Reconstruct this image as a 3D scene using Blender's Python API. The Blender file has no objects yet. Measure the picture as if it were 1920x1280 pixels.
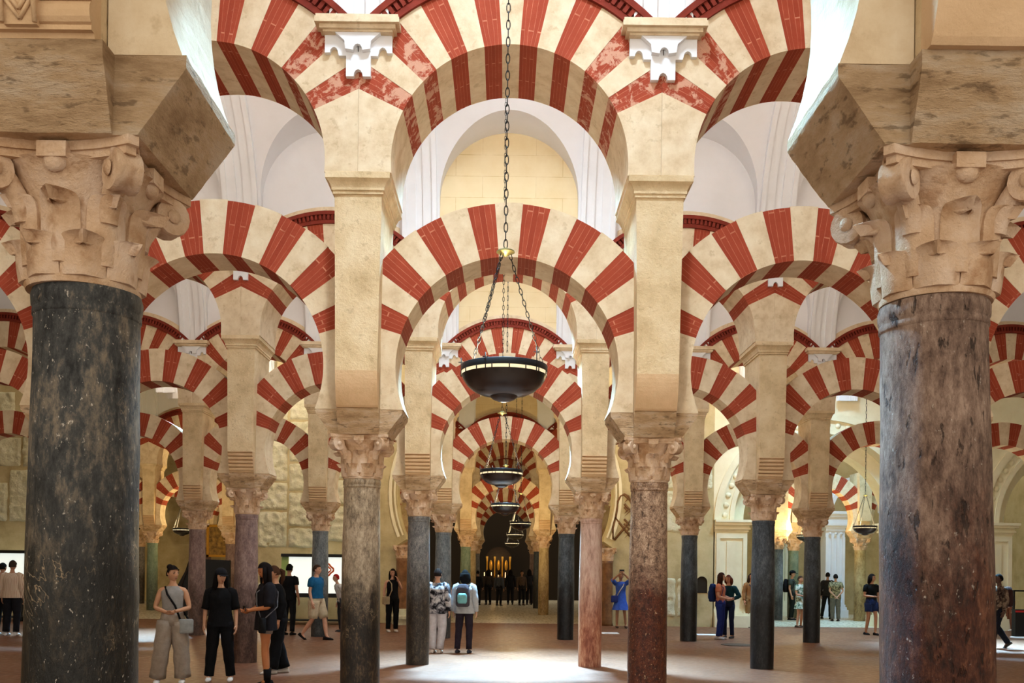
import bpy, bmesh, math, random
from mathutils import Vector, Matrix, noise
random.seed(7)
PI = math.pi
SC = bpy.context.scene
C = SC.collection

# ------------------------------------------------------------------ camera
F = 1836.0            # focal length in pixels of the 1920 px wide frame
PX, PY = 946.0, 1072.0  # the point straight ahead of the lens
ROLL = 0.0122
EYE = 1.62
cam_d = bpy.data.cameras.new('camera')
cam = bpy.data.objects.new('camera', cam_d)
C.objects.link(cam)
cam_d.sensor_width = 36.0
cam_d.lens = 36.0 * F / 1920.0
cam_d.shift_x = (960 - PX) / 1920.0
cam_d.shift_y = (PY - 640) / 1920.0
cam_d.clip_start = 0.05
cam_d.clip_end = 200
cam.location = (0, 0, EYE)
cam.rotation_euler = (PI / 2, -ROLL, 0)
SC.camera = cam

# ------------------------------------------------------------------ world, exposure
w = bpy.data.worlds.new('world')
SC.world = w
w.use_nodes = True
w.node_tree.nodes['Background'].inputs[0].default_value = (1.0, 0.90, 0.75, 1)
w.node_tree.nodes['Background'].inputs[1].default_value = 1.1
vs = SC.view_settings
vs.view_transform = 'Standard'
vs.look = 'None'
vs.exposure = 0.50
vs.gamma = 1.0
vs.use_curve_mapping = False
SC.cycles.max_bounces = 8
SC.cycles.diffuse_bounces = 4
SC.cycles.sample_clamp_indirect = 6.0
SC.cycles.use_adaptive_sampling = True
SC.cycles.adaptive_threshold = 0.025

# grid of the hall
S = 2.99              # column spacing
A = 6.8               # aisle width
ROWY = {1: 3.4, 2: 10.2, 3: 17.0, 4: 23.8, 5: 37.4, 6: 44.2, 7: 51.0}

def area(name, loc, size, power, col, rot=(0, 0, 0), spread=PI, size_y=None):
    l = bpy.data.lights.new(name, 'AREA')
    l.energy = power
    l.color = col
    l.size = size
    if size_y:
        l.shape = 'RECTANGLE'
        l.size_y = size_y
    l.spread = spread
    o = bpy.data.objects.new(name, l)
    o.location = loc
    o.rotation_euler = rot
    C.objects.link(o)
    return o

# daylight through the skylights in the vault crowns: (aisle, bay) -> power, spread, tilt towards the viewer, tilt sideways
DAY = (0.31, 0.67, 1.0)
SKYLIGHTS = {(1, 0): (420, 62, -24, 0), (1, -1): (260, 50, -19, -28), (2, 0): (560, 62, -24, 0), (3, 0): (1900, 46, -21, -3), (4, -3): (700, 36, -24, 0),
             (4, 4): (1100, 36, -24, 0), (4, 3): (500, 110, 0, 0), (5, 4): (420, 120, 0, 0)}
SKYGLOW = {(1, 0): 370, (2, 0): 300, (3, 0): 170}      # soft sky glow beside the beam
for (k, b), (p, sp, tl, sd) in SKYLIGHTS.items():
    area('skylight_daylight', (b * S, k * A, 10.32), 1.1, p, DAY, rot=(math.radians(tl), math.radians(sd), 0), spread=math.radians(sp))
    if (k, b) in SKYGLOW:
        area('skylight_glow', (b * S, k * A, 10.30), 1.1, SKYGLOW[(k, b)], (0.70, 0.86, 1.0), spread=math.radians(150))

# ------------------------------------------------------------------ helpers
def s2l(c):
    c = c / 255.0
    return c / 12.92 if c <= 0.04045 else ((c + 0.055) / 1.055) ** 2.4

def RGB(r, g, b, k=1.0):
    return (s2l(r) * k, s2l(g) * k, s2l(b) * k, 1.0)

class NT:
    """small wrapper round a node tree"""
    def __init__(s, name):
        s.m = bpy.data.materials.new(name)
        s.m.use_nodes = True
        s.t = s.m.node_tree
        s.b = s.t.nodes['Principled BSDF']
    def n(s, kind, **kw):
        nd = s.t.nodes.new(kind)
        for k, v in kw.items():
            setattr(nd, k, v)
        return nd
    def l(s, a, b):
        s.t.links.new(a, b)
    def setin(s, nd, key, val):
        if isinstance(val, (int, float, tuple, list)):
            nd.inputs[key].default_value = val
        else:
            s.l(val, nd.inputs[key])
    def vec(s, stretch=(1, 1, 1), rnd=True, uv=False):
        tc = s.n('ShaderNodeTexCoord')
        mp = s.n('ShaderNodeMapping')
        s.l(tc.outputs['UV' if uv else 'Object'], mp.inputs['Vector'])
        mp.inputs['Scale'].default_value = stretch
        if rnd:
            oi = s.n('ShaderNodeObjectInfo')
            mu = s.n('ShaderNodeMath', operation='MULTIPLY')
            s.l(oi.outputs['Random'], mu.inputs[0])
            mu.inputs[1].default_value = 60.0
            s.l(mu.outputs[0], mp.inputs['Location'])
        return mp.outputs[0]
    def noise(s, vec, scale, detail=6, rough=0.6, dist=0.0):
        nd = s.n('ShaderNodeTexNoise')
        s.l(vec, nd.inputs['Vector'])
        nd.inputs['Scale'].default_value = scale
        nd.inputs['Detail'].default_value = detail
        nd.inputs['Roughness'].default_value = rough
        nd.inputs['Distortion'].default_value = dist
        return nd.outputs['Fac']
    def ramp(s, fac, stops):
        nd = s.n('ShaderNodeValToRGB')
        s.l(fac, nd.inputs[0])
        el = nd.color_ramp.elements
        while len(el) < len(stops):
            el.new(0.5)
        for e, (p, c) in zip(el, stops):
            e.position = p
            e.color = c
        return nd.outputs[0]
    def math(s, op, a, b=0.0, clamp=False):
        nd = s.n('ShaderNodeMath', operation=op)
        nd.use_clamp = clamp
        s.setin(nd, 0, a)
        s.setin(nd, 1, b)
        return nd.outputs[0]
    def mix(s, fac, a, b, mode='MIX'):
        nd = s.n('ShaderNodeMix', data_type='RGBA', blend_type=mode)
        s.setin(nd, 0, fac)
        s.setin(nd, 6, a)
        s.setin(nd, 7, b)
        return nd.outputs[2]
    def maprange(s, v, a, b, c=0.0, d=1.0, smooth=False):
        nd = s.n('ShaderNodeMapRange')
        if smooth:
            nd.interpolation_type = 'SMOOTHSTEP'
        s.setin(nd, 0, v)
        for i, x in enumerate((a, b, c, d)):
            nd.inputs[i + 1].default_value = x
        return nd.outputs[0]
    def bump(s, h, strength, dist=0.02):
        nd = s.n('ShaderNodeBump')
        s.l(h, nd.inputs['Height'])
        nd.inputs['Strength'].default_value = strength
        nd.inputs['Distance'].default_value = dist
        s.l(nd.outputs[0], s.b.inputs['Normal'])
    def out(s, col, rough=0.8, spec=0.25, metal=0.0):
        s.setin(s.b, 'Base Color', col)
        s.setin(s.b, 'Roughness', rough)
        s.b.inputs['Specular IOR Level'].default_value = spec
        s.b.inputs['Metallic'].default_value = metal
        return s.m

def plain(name, col, rough=0.7, spec=0.3, metal=0.0, emit=None, estr=0.0):
    t = NT(name)
    t.out(col, rough, spec, metal)
    if emit:
        t.b.inputs['Emission Color'].default_value = emit
        t.b.inputs['Emission Strength'].default_value = estr
    return t.m

def stone(name, cols, scale=4.0, bump=0.35, bscale=30.0, rough=0.85, stretch=(1, 1, 1), spots=None, bdist=0.012):
    t = NT(name)
    v = t.vec(stretch)
    n1 = t.noise(v, scale, 8, 0.65)
    k = len(cols)
    c = t.ramp(n1, [(0.32 + 0.36 * i / max(1, k - 1), x) for i, x in enumerate(cols)])
    n2 = t.noise(v, bscale, 6, 0.7)
    if spots:
        sc, th, col, amt = spots
        n3 = t.noise(v, sc, 4, 0.6)
        f = t.maprange(n3, th, th + 0.08)
        c = t.mix(t.math('MULTIPLY', f, amt), c, col)
    t.bump(n2, bump, bdist)
    return t.out(c, rough)

def cloth(name, col, k=0.25):
    t = NT(name)
    v = t.vec((1, 1, 1), False)
    n = t.noise(v, 14, 4, 0.6)
    d = tuple(x * (1 - k) for x in col[:3]) + (1,)
    c = t.ramp(n, [(0.3, d), (0.7, col)])
    t.bump(t.noise(v, 9, 3, 0.5), 0.5, 0.03)
    return t.out(c, 0.9, 0.1)

class MB:
    """collects faces; build() links ONE mesh object"""
    def __init__(s):
        s.v, s.f, s.m, s.u, s.sm = [], [], [], [], []
    def add(s, vs, fs, mi=0, uvs=None, smooth=False):
        o = len(s.v)
        s.v += [tuple(p) for p in vs]
        for i, f in enumerate(fs):
            s.f.append(tuple(o + j for j in f))
            s.m.append(mi)
            s.u.append(uvs[i] if uvs else None)
            s.sm.append(smooth)
        return s
    def box(s, x0, x1, y0, y1, z0, z1, mi=0):
        v = [(x0, y0, z0), (x1, y0, z0), (x1, y1, z0), (x0, y1, z0), (x0, y0, z1), (x1, y0, z1), (x1, y1, z1), (x0, y1, z1)]
        f = [(0, 3, 2, 1), (4, 5, 6, 7), (0, 1, 5, 4), (1, 2, 6, 5), (2, 3, 7, 6), (3, 0, 4, 7)]
        return s.add(v, f, mi)
    def prism(s, pts, y0, y1, mi=0):
        """polygon in x,z pushed along y"""
        n = len(pts)
        v = [(x, y0, z) for x, z in pts] + [(x, y1, z) for x, z in pts]
        f = [tuple(range(n)), tuple(range(2 * n - 1, n - 1, -1))]
        f += [(i, i + n, (i + 1) % n + n, (i + 1) % n) for i in range(n)]
        return s.add(v, f, mi)
    def xprism(s, pts, x0, x1, mi=0):
        """polygon in y,z pushed along x"""
        n = len(pts)
        v = [(x0, y, z) for y, z in pts] + [(x1, y, z) for y, z in pts]
        f = [tuple(range(n)), tuple(range(2 * n - 1, n - 1, -1))]
        f += [(i, i + n, (i + 1) % n + n, (i + 1) % n) for i in range(n)]
        return s.add(v, f, mi)
    def zprism(s, pts, z0, z1, mi=0):
        n = len(pts)
        v = [(x, y, z0) for x, y in pts] + [(x, y, z1) for x, y in pts]
        f = [tuple(range(n - 1, -1, -1)), tuple(range(n, 2 * n))]
        f += [(i, (i + 1) % n, (i + 1) % n + n, i + n) for i in range(n)]
        return s.add(v, f, mi)
    def lathe(s, prof, n=24, c=(0, 0, 0), mi=0, smooth=True, cap=True):
        v, f = [], []
        for r, z in prof:
            for i in range(n):
                a = 2 * PI * i / n
                v.append((c[0] + r * math.cos(a), c[1] + r * math.sin(a), c[2] + z))
        for j in range(len(prof) - 1):
            for i in range(n):
                k = (i + 1) % n
                f.append((j * n + i, j * n + k, (j + 1) * n + k, (j + 1) * n + i))
        s.add(v, f, mi, smooth=smooth)
        if cap:
            o = len(s.v) - len(v)
            s.f.append(tuple(o + i for i in range(n - 1, -1, -1))); s.m.append(mi); s.u.append(None); s.sm.append(False)
            o2 = o + (len(prof) - 1) * n
            s.f.append(tuple(o2 + i for i in range(n))); s.m.append(mi); s.u.append(None); s.sm.append(False)
        return s
    def rings(s, rings, mi=0, smooth=True, cap=True):
        """loft through rings of equal point count"""
        n = len(rings[0])
        v = [p for r in rings for p in r]
        f = []
        for j in range(len(rings) - 1):
            for i in range(n):
                k = (i + 1) % n
                f.append((j * n + i, j * n + k, (j + 1) * n + k, (j + 1) * n + i))
        if cap:
            f.append(tuple(range(n - 1, -1, -1)))
            f.append(tuple((len(rings) - 1) * n + i for i in range(n)))
        return s.add(v, f, mi, smooth=smooth)
    def tube(s, pts, rad, n=8, mi=0, cap=True, flat=1.0):
        """round bar along a path; rad a number or a list"""
        pts = [Vector(p) for p in pts]
        if not isinstance(rad, (list, tuple)):
            rad = [rad] * len(pts)
        rs = []
        prev = None
        for i, p in enumerate(pts):
            d = (pts[min(i + 1, len(pts) - 1)] - pts[max(i - 1, 0)])
            d = d.normalized() if d.length > 1e-9 else Vector((0, 0, 1))
            ref = prev if prev is not None else (Vector((1, 0, 0)) if abs(d.x) < 0.9 else Vector((0, 1, 0)))
            a = (ref - d * ref.dot(d)).normalized()
            b = d.cross(a)
            prev = a
            rs.append([p + (a * math.cos(2 * PI * k / n) + b * math.sin(2 * PI * k / n) * flat) * rad[i] for k in range(n)])
        return s.rings(rs, mi, True, cap)
    def ell(s, c, r, n=12, m=8, mi=0, rot=None):
        v, f = [], []
        for j in range(m + 1):
            t = PI * j / m
            for i in range(n):
                a = 2 * PI * i / n
                p = Vector((r[0] * math.sin(t) * math.cos(a), r[1] * math.sin(t) * math.sin(a), r[2] * math.cos(t)))
                if rot:
                    p = rot @ p
                v.append(Vector(c) + p)
        for j in range(m):
            for i in range(n):
                k = (i + 1) % n
                f.append((j * n + i, (j + 1) * n + i, (j + 1) * n + k, j * n + k))
        return s.add(v, f, mi, smooth=True)
    def grid(s, fn, us, vs_, mi=0, smooth=True):
        nu, nv = len(us), len(vs_)
        v = [fn(a, b) for b in vs_ for a in us]
        f = [(j * nu + i, j * nu + i + 1, (j + 1) * nu + i + 1, (j + 1) * nu + i) for j in range(nv - 1) for i in range(nu - 1)]
        return s.add(v, f, mi, smooth=smooth)
    def mesh(s, name, mats, sharp=None):
        me = bpy.data.meshes.new(name)
        me.from_pydata(s.v, [], s.f)
        for m in (mats if isinstance(mats, (list, tuple)) else [mats]):
            me.materials.append(m)
        me.polygons.foreach_set('material_index', s.m)
        me.polygons.foreach_set('use_smooth', s.sm)
        if any(u is not None for u in s.u):
            uvl = me.uv_layers.new(name='UVMap')
            for p, u in zip(me.polygons, s.u):
                if u:
                    for li, q in zip(p.loop_indices, u):
                        uvl.data[li].uv = q
        bm = bmesh.new()
        bm.from_mesh(me)
        bmesh.ops.recalc_face_normals(bm, faces=bm.faces)
        bm.to_mesh(me)
        bm.free()
        if sharp is not None:
            me.polygons.foreach_set('use_smooth', [True] * len(me.polygons))
            me.set_sharp_from_angle(angle=math.radians(sharp))
        me.update()
        return me
    def build(s, name, mats, parent=None, loc=(0, 0, 0), rz=0.0, sharp=None):
        return put(name, s.mesh(name, mats, sharp), parent, loc, rz)

def put(name, me, parent=None, loc=(0, 0, 0), rz=0.0):
    o = bpy.data.objects.new(name, me)
    o.location = loc
    o.rotation_euler = (0, 0, rz)
    if parent:
        o.parent = parent
    C.objects.link(o)
    return o

def thing(name, label, cat, loc=(0, 0, 0), rz=0.0, group=None):
    o = bpy.data.objects.new(name, None)
    o.empty_display_size = 0.1
    o.location = loc
    o.rotation_euler = (0, 0, rz)
    C.objects.link(o)
    return tag(o, label, cat, group)

def tag(o, label, cat, group=None):
    o['label'] = label
    o['category'] = cat
    if group:
        o['group'] = group
    return o

def struct(o, label=None):
    o['kind'] = 'structure'
    if label:
        o['label'] = label
    return o

def at(px, py, z=0.0):
    """floor point (or point at height z) that shows at a pixel of the photograph; used to survey where things stand"""
    dx, dy = px - PX, py - PY
    dx, dy = dx + dy * ROLL, dy - dx * ROLL
    d = F * (EYE - z) / dy
    return dx / F * d, d

# ------------------------------------------------------------------ materials
M = {}
CREAM = [RGB(200, 176, 142), RGB(218, 198, 166), RGB(228, 212, 184)]
M['cream'] = stone('cream_plaster', CREAM, 5, 0.25, 45, 0.85, spots=(9, 0.60, RGB(176, 150, 112), 0.45))
M['pier'] = stone('pier_sandstone', [RGB(196, 170, 130), RGB(220, 196, 156), RGB(232, 212, 176)], 2.6, 1.0, 30, 0.9, spots=(14, 0.6, RGB(170, 142, 104), 0.4))
M['modillion'] = stone('modillion_stone', [RGB(200, 166, 126), RGB(220, 188, 150)], 3.0, 0.5, 40, 0.9)
M['impost'] = stone('grey_weathered_stone', [RGB(166, 134, 98), RGB(208, 176, 138), RGB(224, 204, 178)], 4, 1.0, 26, 0.95, stretch=(0.8, 0.8, 2.6), spots=(13, 0.57, RGB(104, 80, 56), 0.6), bdist=0.025)
M['capital'] = stone('carved_marble', [RGB(182, 142, 104), RGB(214, 182, 150), RGB(226, 202, 180)], 5, 0.9, 28, 0.75, spots=(7, 0.58, RGB(164, 120, 82), 0.6), bdist=0.018)
M['white'] = stone('white_limewash', [RGB(226, 228, 232), RGB(234, 236, 240)], 2.0, 0.08, 25, 0.8)
M['vault'] = stone('vault_limewash', [RGB(222, 222, 224), RGB(230, 230, 233)], 1.2, 0.05, 12, 0.85)
M['lunette'] = None

def red_voussoir(name, th, amt):
    t = NT(name)
    tc = t.n('ShaderNodeTexCoord')
    sep = t.n('ShaderNodeSeparateXYZ')
    t.l(tc.outputs['UV'], sep.inputs[0])
    oi = t.n('ShaderNodeObjectInfo')
    cmb = t.n('ShaderNodeCombineXYZ')
    vv = t.vec((1, 1, 1))
    wob = t.math('MULTIPLY', t.math('SUBTRACT', t.noise(vv, 9, 3), 0.5), 0.12)
    t.l(t.math('ADD', t.math('MULTIPLY', sep.outputs[1], 4.6), t.math('MULTIPLY', oi.outputs['Random'], 9.0)), cmb.inputs[0])
    t.l(t.math('ADD', t.math('MULTIPLY', sep.outputs[0], 5.0), wob), cmb.inputs[1])
    bk = t.n('ShaderNodeTexBrick')
    t.l(cmb.outputs[0], bk.inputs['Vector'])
    bk.inputs['Scale'].default_value = 1.0
    bk.inputs['Brick Width'].default_value = 4.2
    bk.inputs['Row Height'].default_value = 1.0
    bk.inputs['Mortar Size'].default_value = 0.035
    bk.inputs['Mortar Smooth'].default_value = 0.3
    bk.inputs['Color1'].default_value = RGB(162, 72, 48)
    bk.inputs['Color2'].default_value = RGB(142, 56, 36)
    bk.inputs['Mortar'].default_value = RGB(204, 136, 106)
    n = t.noise(vv, 6, 8, 0.65)
    c = t.mix(t.maprange(n, 0.35, 0.75), bk.outputs['Color'], RGB(146, 60, 38))
    n2 = t.noise(vv, 7, 6, 0.7, 0.4)
    peel = t.maprange(n2, th, th + 0.06)
    c = t.mix(t.math('MULTIPLY', peel, amt), c, RGB(208, 164, 138))
    t.bump(t.math('ADD', t.noise(vv, 40, 5), bk.outputs['Fac']), 0.35, 0.008)
    return t.out(c, 0.85, 0.2)

def voussoir_mats():
    M['red'] = red_voussoir('red_brick_voussoir', 0.66, 0.5)
    M['red_peeled'] = red_voussoir('peeling_red_brick_voussoir', 0.50, 0.75)
    t = NT('dark_red_cornice')
    v = t.vec()
    M['redtrim'] = t.out(t.ramp(t.noise(v, 8, 5), [(0.3, RGB(104, 34, 22)), (0.7, RGB(128, 46, 30))]), 0.85)
    t = NT('cream_ashlar_wall')
    tc = t.n('ShaderNodeTexCoord')
    sep = t.n('ShaderNodeSeparateXYZ')
    t.l(tc.outputs['Object'], sep.inputs[0])
    cmb = t.n('ShaderNodeCombineXYZ')
    t.l(sep.outputs[0], cmb.inputs[0])
    t.l(sep.outputs[2], cmb.inputs[1])
    bk = t.n('ShaderNodeTexBrick')
    t.l(cmb.outputs[0], bk.inputs['Vector'])
    bk.inputs['Scale'].default_value = 1.0
    bk.inputs['Brick Width'].default_value = 0.9
    bk.inputs['Row Height'].default_value = 0.36
    bk.inputs['Mortar Size'].default_value = 0.007
    bk.inputs['Mortar Smooth'].default_value = 0.5
    bk.inputs['Color1'].default_value = RGB(226, 206, 164)
    bk.inputs['Color2'].default_value = RGB(222, 200, 156)
    bk.inputs['Mortar'].default_value = RGB(200, 174, 126)
    v = t.vec()
    c = t.mix(t.maprange(t.noise(v, 3, 6), 0.35, 0.7), bk.outputs['Color'], RGB(230, 212, 174))
    M['lunette'] = t.out(c, 0.9, 0.15)
voussoir_mats()

def shaft_mat(name, top, low, z0=0.9, z1=1.7, sp=None, veins=None, bump=0.5, rough=0.5, scale=9, stretch=(1, 1, 0.45), pits=0.0):
    """marble shaft: worn top colours, polished / stained lower colours, flecks, pits and straight veins"""
    t = NT(name)
    v = t.vec(stretch)
    n0 = t.noise(v, scale, 10, 0.75, 0.2)
    nf = t.noise(v, scale * 4.5, 8, 0.75)
    n = t.math('ADD', t.math('MULTIPLY', n0, 0.55), t.math('MULTIPLY', nf, 0.45))
    ct = t.ramp(n, [(0.40, top[0]), (0.5, top[1]), (0.60, top[2])])
    cl = t.ramp(n, [(0.42, low[0]), (0.51, low[1]), (0.62, low[2])])
    tc = t.n('ShaderNodeTexCoord')
    sep = t.n('ShaderNodeSeparateXYZ')
    t.l(tc.outputs['Object'], sep.inputs[0])
    zz = t.math('ADD', sep.outputs[2], t.math('MULTIPLY', t.math('SUBTRACT', t.noise(v, 6, 8, 0.75), 0.5), 1.3))
    f = t.maprange(zz, z0, z1, 0, 1, True)
    c = t.mix(f, cl, ct)
    if sp:
        col, th, sc, amt = sp
        n3 = t.noise(t.vec((1, 1, 0.7)), sc, 4, 0.7)
        clus = t.maprange(t.noise(t.vec(), 4.0, 4), 0.38, 0.62, 0.25, 1.0)
        c = t.mix(t.math('MULTIPLY', t.math('MULTIPLY', t.maprange(n3, th, th + 0.05), clus), amt), c, col)
    hgt = n
    if pits:
        n5 = t.noise(t.vec((1, 1, 0.35)), 26, 4, 0.65)
        pf = t.math('MULTIPLY', t.maprange(n5, 0.60, 0.66), pits)
        c = t.mix(pf, c, tuple(x * 0.35 for x in low[0][:3]) + (1,))
        hgt = t.math('SUBTRACT', n, t.math('MULTIPLY', pf, 0.5))
    if veins:
        col, width, sc, amt = veins
        for ang, off in ((0.75, 0.0), (-0.5, 7.3)):
            tc2 = t.n('ShaderNodeTexCoord')
            m1 = t.n('ShaderNodeMapping')
            t.l(tc2.outputs['Object'], m1.inputs['Vector'])
            m1.inputs['Rotation'].default_value = (ang, ang * 0.6, 0.4)
            m2 = t.n('ShaderNodeMapping')
            t.l(m1.outputs[0], m2.inputs['Vector'])
            m2.inputs['Scale'].default_value = (2.2, 2.2, 0.12)
            m2.inputs['Location'].default_value = (off, off, off)
            n4 = t.noise(m2.outputs[0], sc, 5, 0.55, 0.05)
            dd = t.math('ABSOLUTE', t.math('SUBTRACT', n4, 0.5))
            msk = t.maprange(t.noise(t.vec(), 2.6, 4), 0.50, 0.62)
            fv = t.math('MULTIPLY', t.math('MULTIPLY', t.maprange(dd, width, 0.0), msk), amt)
            c = t.mix(fv, c, col)
    t.bump(t.math('ADD', hgt, t.math('MULTIPLY', t.noise(v, 60, 5, 0.7), 0.4)), bump, 0.014)
    rg = t.maprange(f, 0, 1, rough, min(1, rough + 0.3))
    return t.out(c, rg, 0.35)

WH = RGB(225, 215, 200)
M['shaft_black'] = shaft_mat('black_veined_marble', [RGB(26, 27, 28), RGB(66, 67, 66), RGB(128, 116, 100)], [RGB(7, 7, 6), RGB(20, 19, 16), RGB(66, 57, 45)], 1.45, 2.1, sp=(WH, 0.63, 60, 0.8), veins=(RGB(184, 160, 128), 0.006, 3.0, 0.8), rough=0.36, bump=0.7, scale=8)
M['shaft_brown'] = shaft_mat('pitted_brown_marble', [RGB(82, 62, 52), RGB(134, 109, 94), RGB(176, 150, 132)], [RGB(36, 15, 9), RGB(74, 36, 22), RGB(126, 80, 56)], 1.5, 2.1, sp=(WH, 0.64, 55, 0.8), bump=1.4, rough=0.42, scale=9, pits=0.75)
M['shaft_tan'] = shaft_mat('dark_streaked_marble', [RGB(98, 82, 64), RGB(158, 138, 112), RGB(196, 176, 148)], [RGB(14, 11, 8), RGB(34, 26, 19), RGB(92, 72, 50)], 1.1, 2.0, veins=(RGB(176, 150, 116), 0.006, 3.4, 0.7), rough=0.32, scale=10, bump=0.7)
M['shaft_rust'] = shaft_mat('speckled_rust_granite', [RGB(70, 48, 34), RGB(156, 124, 98), RGB(210, 180, 150)], [RGB(46, 17, 8), RGB(82, 36, 18), RGB(122, 66, 38)], 1.25, 1.9, sp=(RGB(226, 186, 144), 0.62, 42, 0.8), bump=0.9, rough=0.3, scale=18, stretch=(1, 1, 0.8), pits=0.6)
M['shaft_grey'] = shaft_mat('dark_grey_granite', [RGB(66, 66, 68), RGB(108, 106, 104), RGB(148, 142, 136)], [RGB(22, 18, 15), RGB(46, 38, 31), RGB(92, 77, 61)], 1.0, 1.9, sp=(WH, 0.66, 60, 0.5), rough=0.35, scale=18)
M['shaft_pink'] = shaft_mat('pink_brown_marble', [RGB(150, 116, 100), RGB(190, 156, 138), RGB(208, 180, 162)], [RGB(120, 62, 44), RGB(168, 110, 84), RGB(214, 176, 144)], 0.5, 1.9, rough=0.4, scale=6, stretch=(1, 1, 0.25))
M['shaft_blue'] = shaft_mat('blue_grey_marble', [RGB(70, 76, 80), RGB(104, 110, 113), RGB(134, 138, 139)], [RGB(30, 32, 34), RGB(56, 58, 60), RGB(88, 88, 87)], 0.6, 1.6, rough=0.35, scale=10)
M['shaft_slate'] = shaft_mat('black_slate_marble', [RGB(36, 40, 46), RGB(62, 68, 74), RGB(92, 98, 102)], [RGB(9, 10, 12), RGB(20, 21, 24), RGB(48, 48, 50)], 0.9, 1.8, rough=0.3, scale=10)
M['shaft_plum'] = shaft_mat('plum_brown_granite', [RGB(98, 78, 75), RGB(128, 104, 98), RGB(152, 130, 122)], [RGB(46, 30, 24), RGB(74, 51, 43), RGB(106, 80, 68)], 0.6, 1.8, rough=0.42, scale=12)
M['shaft_beige'] = shaft_mat('mottled_beige_marble', [RGB(150, 126, 84), RGB(186, 162, 116), RGB(204, 184, 140)], [RGB(104, 82, 50), RGB(146, 120, 78), RGB(176, 150, 104)], 0.6, 1.8, rough=0.45, scale=8)
M['shaft_green'] = shaft_mat('green_grey_marble', [RGB(96, 116, 98), RGB(120, 138, 118), RGB(140, 154, 134)], [RGB(62, 70, 58), RGB(88, 96, 80), RGB(108, 112, 96)], 0.6, 1.8, rough=0.4, scale=9)

def floor_mat(name, c1, c2, c3, gap, bw, bh, rough):
    t = NT(name)
    tc = t.n('ShaderNodeTexCoord')
    bk = t.n('ShaderNodeTexBrick')
    t.l(tc.outputs['Object'], bk.inputs['Vector'])
    bk.inputs['Scale'].default_value = 1.0
    bk.inputs['Brick Width'].default_value = bw
    bk.inputs['Row Height'].default_value = bh
    bk.inputs['Mortar Size'].default_value = 0.006
    bk.inputs['Color1'].default_value = c1
    bk.inputs['Color2'].default_value = c2
    bk.inputs['Mortar'].default_value = gap
    v = t.vec((1, 1, 1), False)
    n = t.noise(v, 0.9, 6, 0.6)
    c = t.mix(t.maprange(n, 0.4, 0.68), bk.outputs['Color'], c3)
    n2 = t.noise(v, 9, 5)
    t.bump(t.math('SUBTRACT', n2, t.math('MULTIPLY', bk.outputs['Fac'], 0.6)), 0.18, 0.01)
    return t.out(c, t.maprange(n2, 0.3, 0.7, rough, rough + 0.2), 0.3)
M['terracotta'] = floor_mat('terracotta_floor', RGB(112, 71, 48), RGB(98, 61, 41), RGB(120, 80, 57), RGB(84, 54, 40), 0.3, 0.15, 0.40)
M['marble_floor'] = floor_mat('pale_marble_floor', RGB(196, 186, 158), RGB(186, 176, 148), RGB(206, 198, 176), RGB(150, 140, 116), 0.6, 0.6, 0.2)
M['relief'] = stone('carved_limestone', [RGB(206, 200, 164), RGB(226, 222, 190), RGB(234, 230, 204)], 3, 1.0, 14, 0.95, bdist=0.05)
M['olive'] = stone('old_yellow_plaster', [RGB(168, 152, 112), RGB(188, 173, 132), RGB(200, 186, 146)], 1.6, 0.5, 22, 0.95)
M['chapel'] = stone('chapel_limestone', [RGB(224, 214, 180), RGB(236, 228, 198)], 2.2, 0.15, 25, 0.85)
M['iron'] = plain('black_iron', (0.012, 0.012, 0.013, 1), 0.42, 0.5, 0.6)
M['bronze'] = plain('dark_bronze', (0.10, 0.097, 0.095, 1), 0.24, 0.5, 0.9)
M['rimglow'] = plain('cream_glass_band', RGB(246, 236, 200), 0.4, 0.4, 0, RGB(255, 236, 190), 0.5)
M['brass'] = plain('aged_brass', RGB(150, 140, 90), 0.4, 0.5, 0.8)
M['darkwood'] = stone('dark_stained_wood', [RGB(26, 18, 13), RGB(44, 30, 22)], 6, 0.3, 40, 0.5, (1, 1, 6))
M['glass'] = plain('skylight_glass', RGB(235, 244, 255), 0.2, 0.3, 0, (0.82, 0.93, 1, 1), 4.0)
M['blackpaint'] = plain('black_paint', (0.008, 0.008, 0.009, 1), 0.45)
M['gold'] = plain('gilding', RGB(196, 146, 58), 0.35, 0.5, 0.7)
M['shadowbrown'] = plain('shade_dark_plaster', RGB(40, 32, 22), 0.95)  # dark brown stands in for shade on the far wall and in the niche

# ------------------------------------------------------------------ floor, outer walls
struct(MB().box(-21, 21, -4, 31.0, -0.3, 0).build('floor', M['terracotta']), 'reddish brown terracotta tile floor of the hall')
struct(MB().box(-21, 21, 31.0, 60, -0.3, 0.0).build('floor', M['marble_floor']), 'pale marble floor beyond the old wall')
struct(MB().box(-21.4, -21, -4, 60, -0.3, 10.5).build('wall_left', M['olive']), 'plain plaster wall at the far left of the hall')
struct(MB().box(21, 21.4, -4, 60, -0.3, 10.5).build('wall_right', M['olive']), 'plain plaster wall at the far right of the hall')
struct(MB().box(-21, 21, 57.5, 58, -0.3, 10.5).build('wall_end', M['shadowbrown']), 'dark end wall deep in the hall')  # wall coloured dark to stand for the deep shade here

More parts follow.
